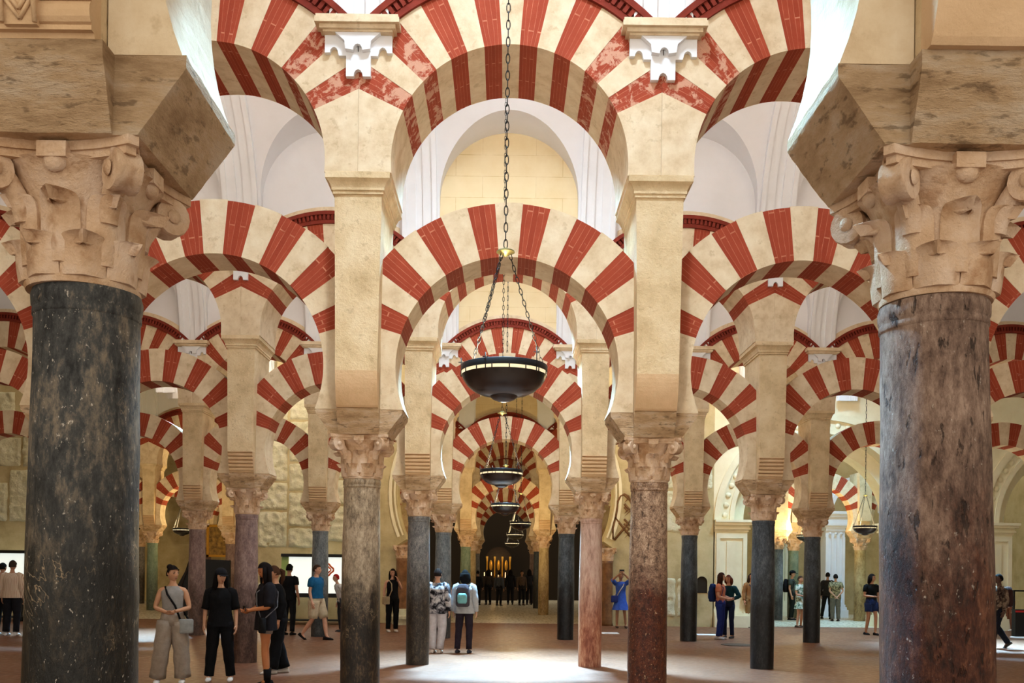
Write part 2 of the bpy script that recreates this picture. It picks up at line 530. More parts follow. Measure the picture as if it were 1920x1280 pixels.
# ------------------------------------------------------------------ vaults
VH = 2.9            # half width of an aisle vault
ZS = 7.0            # where the vault starts
def vault_mesh(hole, name='ceiling'):
    """barrel along the aisle with a round lunette cut in from either wall"""
    W, zl0 = 1.16, 7.85
    KZ = 0.985
    zl = lambda x: zl0 + math.sqrt(max(0.0, W * W - x * x))
    yg = lambda x: math.sqrt(max(0.0, VH * VH - ((zl(x) - ZS) / KZ) ** 2))
    zm = lambda y: ZS + KZ * math.sqrt(max(0.0, VH * VH - y * y))
    mb = MB()
    inx = sorted(set([round(-W * math.cos(PI * i / 36), 5) for i in range(37)] + [-0.6, 0.6]))
    vv = sorted(set([math.sin(-PI / 2 + PI * j / 40) for j in range(41)]))
    if hole:
        def yrow(x, t):      # a row pinned to the skylight opening
            m = yg(x)
            return t * m
        lowv = [0.6 + (1 - 0.6) * i / 14 for i in range(15)]
        for sg in (-1, 1):
            mb.grid(lambda a, t: (a, sg * (0.6 + (yg(a) - 0.6) * t), zm(0.6 + (yg(a) - 0.6) * t)), inx, [math.sin(PI / 2 * i / 20) for i in range(21)])
        for xs in ([x for x in inx if x <= -0.6], [x for x in inx if x >= 0.6]):
            mb.grid(lambda a, t: (a, t, zm(t)), xs, [-0.6 + 0.1 * i for i in range(13)])
    else:
        mb.grid(lambda a, t: (a, yg(a) * t, zm(yg(a) * t)), inx, vv)
    for sg in (-1, 1):
        mb.grid(lambda a, t: (sg * a, VH * t, zm(VH * t)), [W, W + 0.1, W + 0.2, S / 2], vv)
        # lunette soffit and the little upright cheeks beside it
        mb.grid(lambda a, t: (a, sg * (yg(a) + (VH - yg(a)) * t), zl(a)), inx, [0, 0.5, 1.0])
        for sx in (-1, 1):
            y0 = yg(W)
            arc = [(sx * W, sg * (y0 + (VH - y0) * i / 8), zm(y0 + (VH - y0) * i / 8)) for i in range(9)]
            mb.add(arc + [(sx * W, sg * VH, zl0)], [tuple(range(10))])
    return mb.mesh(name, M['vault'], sharp=22)
VM, VMH = vault_mesh(False), vault_mesh(True)
def rib_mesh():
    prof = [(-0.29, 0.0), (-0.29, 0.09), (-0.21, 0.09), (-0.21, 0.06), (-0.06, 0.06), (-0.06, 0.03), (0.06, 0.03), (0.06, 0.06), (0.21, 0.06), (0.21, 0.09), (0.29, 0.09), (0.29, 0.0)]
    mb = MB()
    ts = [PI * i / 48 for i in range(49)]
    mb.grid(lambda p, t: (prof[p][0], (VH - prof[p][1]) * math.cos(t), ZS + (VH * 0.985 - prof[p][1]) * math.sin(t)), list(range(len(prof))), ts)
    return mb.mesh('rib', M['white'], sharp=25)
RM = rib_mesh()
well = MB()
for q in range(4):
    a = q * PI / 2
    m = Matrix.Rotation(a, 3, 'Z')
    ps = [m @ Vector(p) for p in ((-0.6, -0.6, 9.7), (0.6, -0.6, 9.7), (0.6, -0.6, 10.36), (-0.6, -0.6, 10.36))]
    well.add(ps, [(0, 1, 2, 3)])
WELL = well.mesh('light_well', M['white'])
PANE = MB().box(-0.62, 0.62, -0.62, 0.62, 10.36, 10.4).mesh('pane', M['glass'])
bar = MB()
bar.box(-0.02, 0.02, -0.6, 0.6, 10.30, 10.35); bar.box(-0.6, 0.6, -0.02, 0.02, 10.30, 10.35)
BAR = bar.mesh('glazing_bar', M['white'])
for k in range(0, 8):
    rng = range(-6, 7) if k < 5 else (range(-6, 3) if k > 5 else range(-6, 7))
    for b in rng:
        sk = (k, b) in SKYLIGHTS
        o = struct(put('ceiling', VMH if sk else VM, None, (b * S, k * A, 0)), 'white limewashed groin vault over the aisle')
        if abs(b) < 6:
            put('rib', RM, o, (S / 2, 0, 0))
        if sk:
            put('light_well', WELL, o)
            wn = put('pane', PANE, o)
            put('glazing_bar', BAR, o)

# ------------------------------------------------------------------ voussoir arches
ARC = {}
def polar_mesh(name, a0, a1, r1, r2, wmax, y0, y1, mat, n=5):
    """one wedge of an arch ring, angles in degrees, centre at the origin"""
    a0, a1 = math.radians(a0), math.radians(a1)
    def ro(a):
        c = abs(math.cos(a))
        return min(r2, wmax / c) if c > 1e-6 else r2
    inn = [(a0 + (a1 - a0) * i / (n - 1), None) for i in range(n)]
    oa = [a0 + (a1 - a0) * i / (n - 1) for i in range(n)]
    if wmax < r2:
        ac = math.acos(wmax / r2)
        for x in (ac, PI - ac):
            if a0 < x < a1:
                oa.append(x)
    oa = sorted(oa, reverse=True)
    pts = [(a, r1) for a, _ in inn] + [(a, ro(a)) for a in oa]
    N = len(pts)
    v = [(r * math.cos(a), y, r * math.sin(a)) for y in (y0, y1) for a, r in pts]
    uu = [((a - a0) / (a1 - a0), r) for a, r in pts]
    mb = MB()
    mb.add(v, [tuple(range(N)), tuple(range(2 * N - 1, N - 1, -1))], 0, [uu, [uu[i] for i in range(N - 1, -1, -1)]])
    fs, us = [], []
    for i in range(N):
        j = (i + 1) % N
        fs.append((i, i + N, j + N, j))
        us.append([(uu[i][0], y0 + r1), (uu[i][0], y1 + r1), (uu[j][0], y1 + r1), (uu[j][0], y0 + r1)])
    mb.f += fs; mb.m += [0] * len(fs); mb.u += us; mb.sm += [False] * len(fs)
    return mb.mesh(name, mat)

def springer_mesh(a0, a1, r1, wmax, zb, y0, y1, side, mat):
    """plain stone between the impost and the first wedge; centre at the origin, zb below it"""
    a0, a1 = math.radians(a0), math.radians(a1)
    arc = [(r1 * math.cos(a0 + (a1 - a0) * i / 9), r1 * math.sin(a0 + (a1 - a0) * i / 9)) for i in range(10)]
    pts = arc + [(wmax, wmax * math.tan(a1)), (wmax, zb)]
    pts = [(side * x, z) for x, z in pts]
    return MB().prism(pts, y0, y1).mesh('springer', mat)

LZ, LR1, LR2, LW, LT = 3.68, 1.13, 1.68, 1.282, 0.285
UZ, UR1, UR2, UT = 5.65, 1.17, 1.78, 0.55
def make_arch_meshes():
    n = 15
    a0, a1 = 17.0, 163.0
    st = (a1 - a0) / n
    ARC['low'] = [polar_mesh('voussoir', a0 + st * i, a0 + st * (i + 1), LR1, LR2 - (0.0 if i % 2 else 0.008), LW,
                             -LT + (0.004 if i % 2 == 0 else 0), LT - (0.004 if i % 2 == 0 else 0), M['red'] if i % 2 == 0 else M['cream']) for i in range(n)]
    zb = 3.25 - LZ
    ab = math.degrees(math.asin(zb / LR1))
    ARC['lows'] = [springer_mesh(ab, a0, LR1, LW, zb, -LT, LT, s, M['cream']) for s in (1, -1)]
    a0, a1 = 25.5, 154.5
    st = (a1 - a0) / n
    ARC['up'] = [polar_mesh('voussoir', a0 + st * i, a0 + st * (i + 1), UR1, UR2, S / 2 - 0.001,
                            -UT + (0.004 if i % 2 == 0 else 0), UT - (0.004 if i % 2 == 0 else 0), M['red'] if i % 2 == 0 else M['cream']) for i in range(n)]
    zb = 5.54 - UZ
    ab = math.degrees(math.asin(zb / UR1))
    ARC['ups'] = [springer_mesh(ab, a0, UR1, S / 2 - 0.001, zb, -UT, UT, s, M['cream']) for s in (1, -1)]
    # toothed brick cornice over the upper arch
    mb = MB()
    def ring(r1, r2, y0, y1, b0=34, b1=146, wm=1.2):
        a, b = math.radians(b0), math.radians(b1)
        N = 36
        f = lambda t, r: (max(-wm, min(wm, r * math.cos(t))), r * math.sin(t))
        pts = [f(a + (b - a) * i / N, r1) for i in range(N + 1)] + [f(b - (b - a) * i / N, r2) for i in range(N + 1)]
        mb.prism(pts, y0, y1)
    ring(1.78, 1.84, -0.585, 0.585, 33, 147, S / 2 - 0.002)
    ring(1.84, 1.92, -0.55, 0.55, 33, 147, S / 2 - 0.002)
    ring(1.92, 1.98, -0.62, 0.62, 33, 147, S / 2 - 0.002)
    for i in range(40):
        t = math.radians(48 + 84 * (i + 0.5) / 40)
        for yy in (-0.6, 0.55):
            c0, c1 = t - 0.011, t + 0.011
            mb.prism([(1.84 * math.cos(c0), 1.84 * math.sin(c0)), (1.84 * math.cos(c1), 1.84 * math.sin(c1)), (1.92 * math.cos(c1), 1.92 * math.sin(c1)), (1.92 * math.cos(c0), 1.92 * math.sin(c0))], yy, yy + 0.05)
    ARC['dent'] = mb.mesh('dentil_cornice', M['redtrim'])
    # cream wall above, up to the vault
    pts = [(-S / 2, 10.3), (-S / 2, UZ + math.sqrt(1.95 ** 2 - (S / 2) ** 2))]
    t0 = math.acos(S / 2 / 1.95)
    for i in range(1, 24):
        t = PI - t0 - (PI - 2 * t0) * i / 24
        pts.append((1.95 * math.cos(t), UZ + 1.95 * math.sin(t)))
    pts += [(S / 2, UZ + math.sqrt(1.95 ** 2 - (S / 2) ** 2)), (S / 2, 10.3)]
    ARC['wall'] = MB().prism(pts, -0.5, 0.5).mesh('wall_clerestory', M['lunette'])
    ARC['wallw'] = MB().prism(pts, -0.5, 0.5).mesh('wall_clerestory', M['vault'])
    mb = MB()
    N = 24
    t0 = math.radians(50)
    q = [(1.97 * math.cos(t0 + (PI - 2 * t0) * i / N), UZ + 1.97 * math.sin(t0 + (PI - 2 * t0) * i / N)) for i in range(N + 1)]
    q += [(2.08 * math.cos(PI - t0 - (PI - 2 * t0) * i / N), UZ + 2.08 * math.sin(PI - t0 - (PI - 2 * t0) * i / N)) for i in range(N + 1)]
    mb.prism(q, -0.515, 0.515)
    ARC['fillet'] = mb.mesh('fillet', M['cream'])
make_arch_meshes()

ROWW = {1: 'nearest row', 2: 'second row', 3: 'third row', 4: 'fourth row', 5: 'fifth row', 6: 'sixth row', 7: 'seventh row'}
ORD = ['', 'first', 'second', 'third', 'fourth', 'fifth', 'sixth']
def bayw(b):
    return 'central bay' if b == 0 else '%s bay %s of the centre' % (ORD[abs(b)], 'left' if b < 0 else 'right')
def colw(i):
    j = i + 1 if i >= 0 else -i
    return '%s %s of the central view' % (ORD[j], 'right' if i >= 0 else 'left')

def build_bay(k, b, upper=True, lower=True):
    x, y = b * S, ROWY[k]
    if lower:
        t = thing('horseshoe_arch', 'lower horseshoe arch of red and cream voussoirs, %s, %s' % (ROWW[k], bayw(b)), 'arch', (x, y, LZ), 0, 'striped lower horseshoe arches')
        for me in ARC['low']:
            put('voussoir', me, t)
        for me in ARC['lows']:
            put('springer', me, t)
    if upper:
        t = thing('semicircular_arch', 'upper round arch of red and cream voussoirs, %s, %s' % (ROWW[k], bayw(b)), 'arch', (x, y, UZ), 0, 'striped upper round arches')
        for q, me in enumerate(ARC['up']):
            vo = put('voussoir', me, t)
            if k == 2 and q in (0, 2, 12, 14):      # paint flaking round the corbels
                vo.material_slots[0].link = 'OBJECT'
                vo.material_slots[0].material = M['red_peeled']
        for me in ARC['ups']:
            put('springer', me, t)
        put('dentil_cornice', ARC['dent'], t)
        wc = struct(put('wall_clerestory', ARC['wall' if b == 0 else 'wallw'], None, (x, y, 0)), 'cream ashlar wall above the arches' if b == 0 else 'white limewashed wall above the arches')
        put('fillet', ARC['fillet'], wc)

# ------------------------------------------------------------------ columns
def capital_pieces(r0=0.187, H=0.44):
    """returns list of (name, MB) in local coordinates, base at z=0"""
    out = []
    bell = MB().lathe([(r0 + 0.006, 0), (r0 + 0.012, 0.015), (r0 + 0.004, 0.03), (r0 + 0.002, 0.2), (r0 + 0.02, 0.3), (r0 + 0.06, 0.37), (r0 + 0.085, H - 0.05)], 32)
    out.append(('bell', bell))
    def leaf(ang, z0, h, wid, rb, curl, seed):
        rnd = random.Random(seed)
        curl *= rnd.uniform(0.75, 1.25)
        tipcut = rnd.choice([1.0, 1.0, 1.0, 0.88])
        mb = MB()
        us = [-1 + 2 * i / 8 for i in range(9)]
        vs_ = [0, 0.2, 0.4, 0.55, 0.66, 0.74, 0.81, 0.87, 0.92, 0.96, 0.985, 1.0]
        def pt(u, v, off):
            vv = min(v, tipcut)
            wdt = wid * (1.0 - 0.10 * vv) * math.sqrt(max(0.03, 1 - (max(0, vv - 0.66) / 0.345) ** 2.4))
            a = ang + u * wdt / 2 / rb
            bend = max(0, vv - 0.62) / 0.38
            r = rb + 0.012 * math.sin(vv * 2.2) + 0.016 * (1 - u * u) + curl * bend ** 1.7 * (1 - 0.45 * u * u)
            r += 0.006 * math.exp(-(u * 5) ** 2)
            z = z0 + h * (vv - 0.20 * bend ** 3)
            r -= off
            z -= off * bend * 1.2
            return (r * math.cos(a), r * math.sin(a), z)
        nu = len(us)
        fv = [pt(u, v, 0) for v in vs_ for u in us]
        bv = [pt(u, v, 0.03) for v in vs_ for u in us]
        n = len(fv)
        fs = []
        nv = len(vs_)
        for j in range(nv - 1):
            for i in range(nu - 1):
                q = (j * nu + i, j * nu + i + 1, (j + 1) * nu + i + 1, (j + 1) * nu + i)
                fs.append(q)
                fs.append(tuple(x + n for x in reversed(q)))
        for j in range(nv - 1):
            for i in (0, nu - 1):
                fs.append((j * nu + i, (j + 1) * nu + i, (j + 1) * nu + i + n, j * nu + i + n))
        for j in (0, nv - 1):
            for i in range(nu - 1):
                fs.append((j * nu + i, j * nu + i + 1, j * nu + i + 1 + n, j * nu + i + n))
        mb.add(fv + bv, fs, 0, smooth=True)
        return mb
    for q in range(8):
        out.append(('leaf', leaf(q * PI / 4 + PI / 8, 0.02, 0.16, 0.150, r0 + 0.006, 0.055, q)))
    for q in range(8):
        out.append(('leaf', leaf(q * PI / 4, 0.06, 0.27, 0.140, r0 + 0.004, 0.075, q + 20)))
    for q in range(4):
        a = q * PI / 2 + PI / 4
        mb = MB()
        c, s = math.cos(a), math.sin(a)
        # stalk sweeping out to the corner, then the scroll
        path, rad = [], []
        for i in range(9):
            t = i / 8
            r = r0 + 0.02 + 0.13 * t ** 1.5
            path.append((r * c, r * s, 0.20 + 0.185 * t ** 0.8)); rad.append(0.034 + 0.012 * t)
        mb.tube(path, rad, 8)
        R = Matrix.Rotation(a, 3, 'Z')
        rs = []
        for yy, rr in ((-0.045, 0.04), (-0.045, 0.066), (-0.03, 0.070), (0.0, 0.060), (0.03, 0.070), (0.045, 0.066), (0.045, 0.04)):
            rs.append([R @ Vector((r0 + 0.135 + rr * math.cos(2 * PI * i / 16), yy, 0.345 + rr * math.sin(2 * PI * i / 16))) for i in range(16)])
        mb.rings(rs, 0, True, True)
        for yy in (-0.052, 0.052):
            rs = []
            for rr, d in ((0.026, 0), (0.02, 0.008), (0.006, 0.012)):
                rs.append([R @ Vector((r0 + 0.135 + rr * math.cos(2 * PI * i / 12), yy + math.copysign(d, yy), 0.345 + rr * math.sin(2 * PI * i / 12))) for i in range(12)])
            mb.rings(rs)
        out.append(('volute', mb))
    pts = []
    hc, hm = 0.285, 0.225
    for q in range(4):
        a = q * PI / 2
        R = Matrix.Rotation(a, 2)
        for i in range(9):
            u = -1 + 2 * i / 8
            pts.append(tuple(R @ Vector((hm + (hc - hm) * u * u, u * (hc - 0.025)))))
    ab = MB()
    ab.zprism(pts, H - 0.055, H - 0.03)
    ab.zprism([(x * 1.05, y * 1.05) for x, y in pts], H - 0.03, H)
    out.append(('abacus', ab))
    for q in range(4):
        R = Matrix.Rotation(q * PI / 2, 3, 'Z')
        mb = MB()
        mb.ell((0, 0, 0), (0.03, 0.045, 0.04), 10, 6)
        mb.box(-0.02, 0.032, -0.05, 0.05, 0.0, 0.05)
        mb.v = [tuple(R @ (Vector(p) + Vector((0.238, 0, H - 0.062)))) for p in mb.v]
        out.append(('fleuron', mb))
    return out
CAPP = [(n, mb.mesh(n, M['capital'], sharp=50)) for n, mb in capital_pieces()]
allc = MB()
for n, mb in capital_pieces():
    allc.add(mb.v, mb.f, 0)
CAPJ = allc.mesh('capital', M['capital'], sharp=50)
ZC, ZI, ZP = 2.56, 3.0, 3.25       # capital foot, impost foot, pier foot
def shaft_mesh(mat, detail=False):
    n = 64 if detail else 32
    prof = []
    for i in range(27):
        z = 2.47 * i / 26
        prof.append((0.199 + 0.009 * math.sin(min(1, z / 2.4) * PI) - 0.012 * z / 2.47, z))
    prof += [(0.187, 2.47), (0.1915, 2.475), (0.1915, 2.492), (0.1885, 2.498), (0.1945, 2.508), (0.1965, 2.54), (0.190, 2.56)]
    mb = MB().lathe(prof, n)
    if detail:
        v2 = []
        for x, y, z in mb.v:
            d = noise.noise(Vector((x * 5, y * 5, z * 3))) * 0.004 + noise.noise(Vector((x * 14, y * 14, z * 9))) * 0.0025
            r = math.hypot(x, y)
            v2.append((x * (1 + d / r), y * (1 + d / r), z))
        mb.v = v2
    return mb.mesh('shaft', mat, sharp=60)
IMP = MB()
def bevbox(mb, hx0, hy0, hx1, hy1, z0, z1, z2):
    v = []
    for hx, hy, z in ((hx0, hy0, z0), (hx1, hy1, z1), (hx1, hy1, z2)):
        v += [(-hx, -hy, z), (hx, -hy, z), (hx, hy, z), (-hx, hy, z)]
    f = [(3, 2, 1, 0), (8, 9, 10, 11)]
    for j in range(2):
        for i in range(4):
            f.append((4 * j + i, 4 * j + (i + 1) % 4, 4 * j + 4 + (i + 1) % 4, 4 * j + 4 + i))
    mb.add(v, f)
bevbox(IMP, 0.205, 0.285, 0.212, 0.375, 0.0, 0.2, 0.25)
bevbox(IMP, 0.285, 0.275, 0.44, 0.283, 0.0, 0.21, 0.25)
IMPM = IMP.mesh('impost_block', M['impost'])
def worn(me, name, cuts, amp, mat):
    bm = bmesh.new()
    bm.from_mesh(me)
    bmesh.ops.subdivide_edges(bm, edges=bm.edges[:], cuts=cuts, use_grid_fill=True)
    bm.normal_update()
    for v in bm.verts:
        p = v.co
        n = noise.noise(p * 9) * 0.5 + noise.noise(p * 26) * 0.35 + noise.noise(p * 60) * 0.15
        chip = max(0.0, noise.noise(p * 7 + Vector((5, 2, 9))) - 0.35) * 2.0 if len(v.link_faces) and max((f.normal.angle(v.normal, 0) for f in v.link_faces)) > 0.5 else 0.0
        v.co = p + v.normal * (amp * n - 0.02 * chip)
    me2 = bpy.data.meshes.new(name)
    bm.to_mesh(me2)
    bm.free()
    me2.materials.append(mat)
    me2.polygons.foreach_set('use_smooth', [True] * len(me2.polygons))
    me2.set_sharp_from_angle(angle=math.radians(38))
    return me2
IMPW = worn(IMPM, 'impost_block', 14, 0.007, M['impost'])

def build_column(k, i, matkey, desc, full=False, x=None, y=None):
    x = (i + 0.5) * S if x is None else x
    y = ROWY[k] if y is None else y
    t = thing('column', desc, 'column', (x, y, 0), 0, 'columns of the arcades')
    key = (matkey, full)
    if key not in SHM:
        SHM[key] = shaft_mesh(M[matkey], full)
    sh = put('shaft', SHM[key], t)
    if k == 1:
        sh.scale = (0.925, 0.925, 1)
        sh.rotation_euler = (0, -0.022 if i == 0 else 0.006, 0)
        if i == 0:
            sh.location.x = 0.05
    if full:
        cp = None
        for n, me in CAPP:
            if n == 'bell':
                cp = put('capital', me, t, (0, 0, ZC))
                if k == 1:
                    cp.scale = (0.95, 0.95, 1)
            else:
                put(n, me, cp)
    else:
        put('capital', CAPJ, t, (0, 0, ZC), PI / 2 * ((i * 7 + k) % 4))
    put('impost_block', IMPW if full else IMPM, t, (0, 0, ZI))
    return t
SHM = {}

# ------------------------------------------------------------------ piers
def rect_rings(mb, rows):
    """rows of (hx, hy, z)"""
    rs = [[(-hx, -hy, z), (hx, -hy, z), (hx, hy, z), (-hx, hy, z)] for hx, hy, z in rows]
    mb.rings(rs, 0, False, True)
PB = MB()
rect_rings(PB, [(0.208, 0.34, ZP), (0.209, 0.34, 3.6), (0.209, 0.5, 3.6), (0.222, 0.5, 4.6), (0.234, 0.5, 5.34)])
PIERM = PB.mesh('pier_block', M['pier'])
CB = MB()
rect_rings(CB, [(0.236, 0.502, 5.335), (0.25, 0.516, 5.34), (0.25, 0.516, 5.37), (0.262, 0.528, 5.375), (0.262, 0.528, 5.40), (0.285, 0.545, 5.45), (0.312, 0.565, 5.475), (0.318, 0.572, 5.48), (0.318, 0.572, 5.54)])
CORN = CB.mesh('impost_cornice', M['pier'])
def modillion(kind):
    mb = MB()
    if kind == 'smooth':
        prof = [(-0.33, ZP), (-0.40, ZP), (-0.415, ZP + 0.02)] + [(-0.415 - 0.085 * math.sin(PI / 2 * i / 8), ZP + 0.02 + 0.33 * i / 8) for i in range(1, 9)] + [(-0.33, ZP + 0.35)]
        mb.xprism(prof, -0.209, 0.209)
    else:
        prof = [(-0.33, ZP), (-0.375, ZP), (-0.38, ZP + 0.015), (-0.40, ZP + 0.015), (-0.40, ZP + 0.03)]
        n = 5 if kind == 'rolled' else 4
        hh_ = 0.30 / n
        for j in range(n):
            z0 = ZP + 0.03 + j * hh_
            y0 = -0.395 - j * 0.09 / n
            for i in range(7):
                tt = PI * i / 6
                prof.append((y0 - 0.022 * math.sin(tt), z0 + hh_ * (0.5 - 0.48 * math.cos(tt))))
        prof += [(-0.5, ZP + 0.34), (-0.5, ZP + 0.35), (-0.33, ZP + 0.35)]
        mb.xprism(prof, -0.209, 0.209)
        if kind == 'carved':
            mb.xprism([(-0.33, ZP + 0.02), (-0.418, ZP + 0.02), (-0.424, ZP + 0.05), (-0.46, ZP + 0.19), (-0.5, ZP + 0.34), (-0.33, ZP + 0.34)], -0.05, 0.05)
            for s in (1.0, 0.5):
                hw, hh = 0.04 * s, 0.054 * s
                zc = ZP + 0.088
                loop = [(0, hh), (hw, 0), (0, -hh), (-hw, 0)]
                for q in range(4):
                    (xa, za), (xb, zb) = loop[q], loop[(q + 1) % 4]
                    ya, yb = [-0.424 - (zc + z_ - ZP - 0.05) * 0.257 - 0.003 for z_ in (za, zb)]
                    mb.tube([(xa, ya, zc + za), (xb, yb, zc + zb)], 0.007, 5)
            for sx in (-0.05, 0.05):
                mb.tube([(sx, -0.43, ZP + 0.02), (sx, -0.468, ZP + 0.19)], 0.008, 5)
    return mb
MODM = {}
for kd in ('smooth', 'rolled', 'carved'):
    MODM[kd] = modillion(kd).mesh('modillion', M['modillion'])
def build_pier(k, i, kind):
    t = thing('pier', 'tall sandstone pier carrying the upper arches, %s, %s' % (ROWW[k], colw(i)), 'pier', ((i + 0.5) * S, ROWY[k], 0), 0, 'sandstone piers above the columns')
    put('pier_block', PIERM, t)
    put('impost_cornice', CORN, t)
    put('modillion', MODM[kind], t)
    put('modillion', MODM['smooth'], t, (0, 0, 0), PI)
    return t

# white stucco corbels under the vault ribs
def corbel_mesh():
    mb = MB()
    def notch(x0, x1, z, zt, rev=False):
        c, r = (x0 + x1) / 2, (x1 - x0) / 2
        return [(c - r * math.cos(PI * i / 6), z + (zt - z) * math.sin(PI * i / 6)) for i in range(7)]
    pts = [(-0.33, 6.86), (-0.33, 6.69)] + notch(-0.28, -0.20, 6.69, 6.745) + [(-0.19, 6.66), (-0.12, 6.66), (-0.12, 6.46)]
    pts += notch(-0.045, 0.045, 6.46, 6.53) + [(0.12, 6.46), (0.12, 6.66), (0.19, 6.66)] + notch(0.20, 0.28, 6.69, 6.745) + [(0.33, 6.69), (0.33, 6.86)]
    mb.prism(pts, -0.60, -0.49)
    pts = [(-0.22, 6.86), (-0.13, 6.78), (-0.12, 6.70)] + notch(-0.045, 0.045, 6.69, 6.75) + [(0.12, 6.70), (0.13, 6.78), (0.22, 6.86)]
    mb.prism(pts, -0.66, -0.60)
    m2 = MB()
    for x, yy, z0, z1 in ((0.34, 0.67, 6.86, 6.88), (0.37, 0.70, 6.88, 6.92), (0.41, 0.74, 6.92, 6.97), (0.40, 0.73, 6.97, 7.0)):
        m2.box(-x, x, -yy, -0.49, z0, z1)
    return mb.mesh('corbel_body', M['white']), m2.mesh('corbel_shelf', M['cream'])
CORB, CORS = corbel_mesh()
def build_corbel(k, i):
    t = thing('corbel', 'white lobed stucco corbel under a vault rib, %s, %s' % (ROWW[k], colw(i)), 'corbel', ((i + 0.5) * S, ROWY[k], 0), 0, 'white stucco corbels')
    put('corbel_body', CORB, t)
    put('corbel_shelf', CORS, t)

COLS = {
    (1, -1): ('shaft_black', 'huge black veined marble column in the left foreground'),
    (1, 0): ('shaft_brown', 'huge pitted brown marble column in the right foreground'),
    (2, -1): ('shaft_tan', 'grey topped column with a black scratched foot, left of the central aisle'),
    (2, 0): ('shaft_rust', 'rust brown speckled granite column, right of the central aisle'),
    (3, -1): ('shaft_grey', 'dark grey granite column beside the two tourists seen from behind'),
    (3, 0): ('shaft_pink', 'pinkish column with a pale worn foot beside the bright floor'),
    (3, -2): ('shaft_plum', 'plum brown column behind the group of black clad women'),
    (3, 1): ('shaft_slate', 'black column with a pale scratch line, right of the two embracing women'),
    (4, -1): ('shaft_blue', 'blue grey column behind the backpacker in the central aisle'),
    (4, 0): ('shaft_slate', 'dark slate column just left of the pink column'),
    (4, -2): ('shaft_blue', 'blue grey column the man in the blue shirt walks past'),
    (4, 1): ('shaft_slate', 'black column in front of the niche in the right wall'),
    (4, -3): ('shaft_plum', 'brown pink column behind the woman in grey'),
    (4, 2): ('shaft_slate', 'black column between two pairs of tourists at the right'),
}
CK = ['shaft_grey', 'shaft_plum', 'shaft_blue', 'shaft_beige', 'shaft_slate', 'shaft_green']
BAYS = {1: range(-1, 2), 2: range(-2, 3), 3: range(-3, 4), 4: range(-5, 6)}
for k, bays in BAYS.items():
    for b in bays:
        build_bay(k, b)
    for i in range(bays[0] - 1, bays[-1] + 1):
        key = (k, i)
        if key in COLS:
            mk, ds = COLS[key]
        else:
            mk = CK[(i * 5 + k * 3) % 6]
            ds = 'stone column, %s, %s' % (ROWW[k], colw(i))
        build_column(k, i, mk, ds, x=(i + 0.5) * S + (0.022 if key == (1, -1) else -0.012 if key == (1, 0) else 0), full=(k == 1 or (k == 2 and i in (-1, 0))))
        build_pier(k, i, 'carved' if key == (1, -1) else 'rolled' if k >= 3 else 'smooth')
        if k >= 2:
            build_corbel(k, i)

# rows beyond the old wall
for k, groups in {5: ((-5, -3), (-1, 1)), 6: ((-5, -3), (-1, 1)), 7: ((-1, 1),)}.items():
    for g0, g1 in groups:
        for b in range(g0, g1 + 1):
            build_bay(k, b, upper=True)
        for i in range(g0 - 1, g1 + 1):
            mk = {(5, -1): 'shaft_green', (5, 0): 'shaft_beige', (6, 0): 'shaft_slate', (6, -1): 'shaft_beige', (5, -5): 'shaft_green', (6, -4): 'shaft_beige'}.get((k, i), CK[(i + k) % 6])
            build_column(k, i, mk, 'stone column beyond the old wall, %s, %s' % (ROWW[k], colw(i)))
            build_pier(k, i, 'rolled')

# ------------------------------------------------------------------ old wall with the great horseshoe opening
WY0, WY1 = 30.3, 31.1
def half_wall(s, xout, name, label):
    R, cz = 3.35, 4.05
    a_b = -math.asin((cz - 2.75) / R)
    pts = [(xout, 0), (xout, 10.4), (0, 10.4)]
    for i in range(25):
        a = PI / 2 + (a_b - PI / 2) * i / 24
        pts.append((R * math.cos(a), cz + R * math.sin(a)))
    pts += [(3.05, 2.6), (3.35, 2.4), (3.35, 0)]
    o = MB().prism([(s * x, z) for x, z in pts], WY0, WY1).build(name, M['olive'])
    struct(o, label)
    return o
wl = half_wall(-1, 7.7, 'wall_old_left', 'old yellow plaster wall left of the great horseshoe opening')
wr = half_wall(1, 6.45, 'wall_old_right', 'old yellow plaster wall right of the great horseshoe opening')
# raised moulding round the opening
mb = MB()
for r, w_, d in ((3.40, 0.05, 0.05), (3.52, 0.09, 0.03)):
    a_b = -math.asin((4.05 - 2.75) / 3.35)
    N = 40
    a0, a1 = a_b, PI - a_b
    pts = [(r * math.cos(a0 + (a1 - a0) * i / N), 4.05 + r * math.sin(a0 + (a1 - a0) * i / N)) for i in range(N + 1)]
    pts += [((r + w_) * math.cos(a1 - (a1 - a0) * i / N), 4.05 + (r + w_) * math.sin(a1 - (a1 - a0) * i / N)) for i in range(N + 1)]
    mb.prism(pts, WY0 - d, WY0 + 0.01)
mb.build('arch_moulding', M['chapel'], wl)
for s, ds in ((-1, 'brown engaged column left of the great horseshoe opening'), (1, 'brown engaged column right of the great horseshoe opening')):
    t = thing('engaged_column', ds, 'column', (s * 3.18, 30.25, 0))
    mb = MB().lathe([(0.2, 0), (0.17, 0.1), (0.165, 1.9), (0.18, 2.0)], 24)
    mb.build('shaft', stone('brown_marble_%d' % (s + 2), [RGB(96, 62, 36), RGB(140, 98, 62)], 5, 0.3, 30, 0.5), t)
    put('capital', CAPJ, t, (0, 0, 2.0)).scale = (0.85, 0.85, 0.9)
# left wall pieces further out
struct(MB().box(-21, -14.6, WY0, WY1, 0, 10.4).build('wall_old_outer', M['olive']), 'old plaster wall at the far left behind the light table')
struct(MB().box(-14.6, -7.7, WY0, WY1, 7.6, 10.4).build('wall_old_lintel', M['olive']), 'plaster wall over the wide left opening')

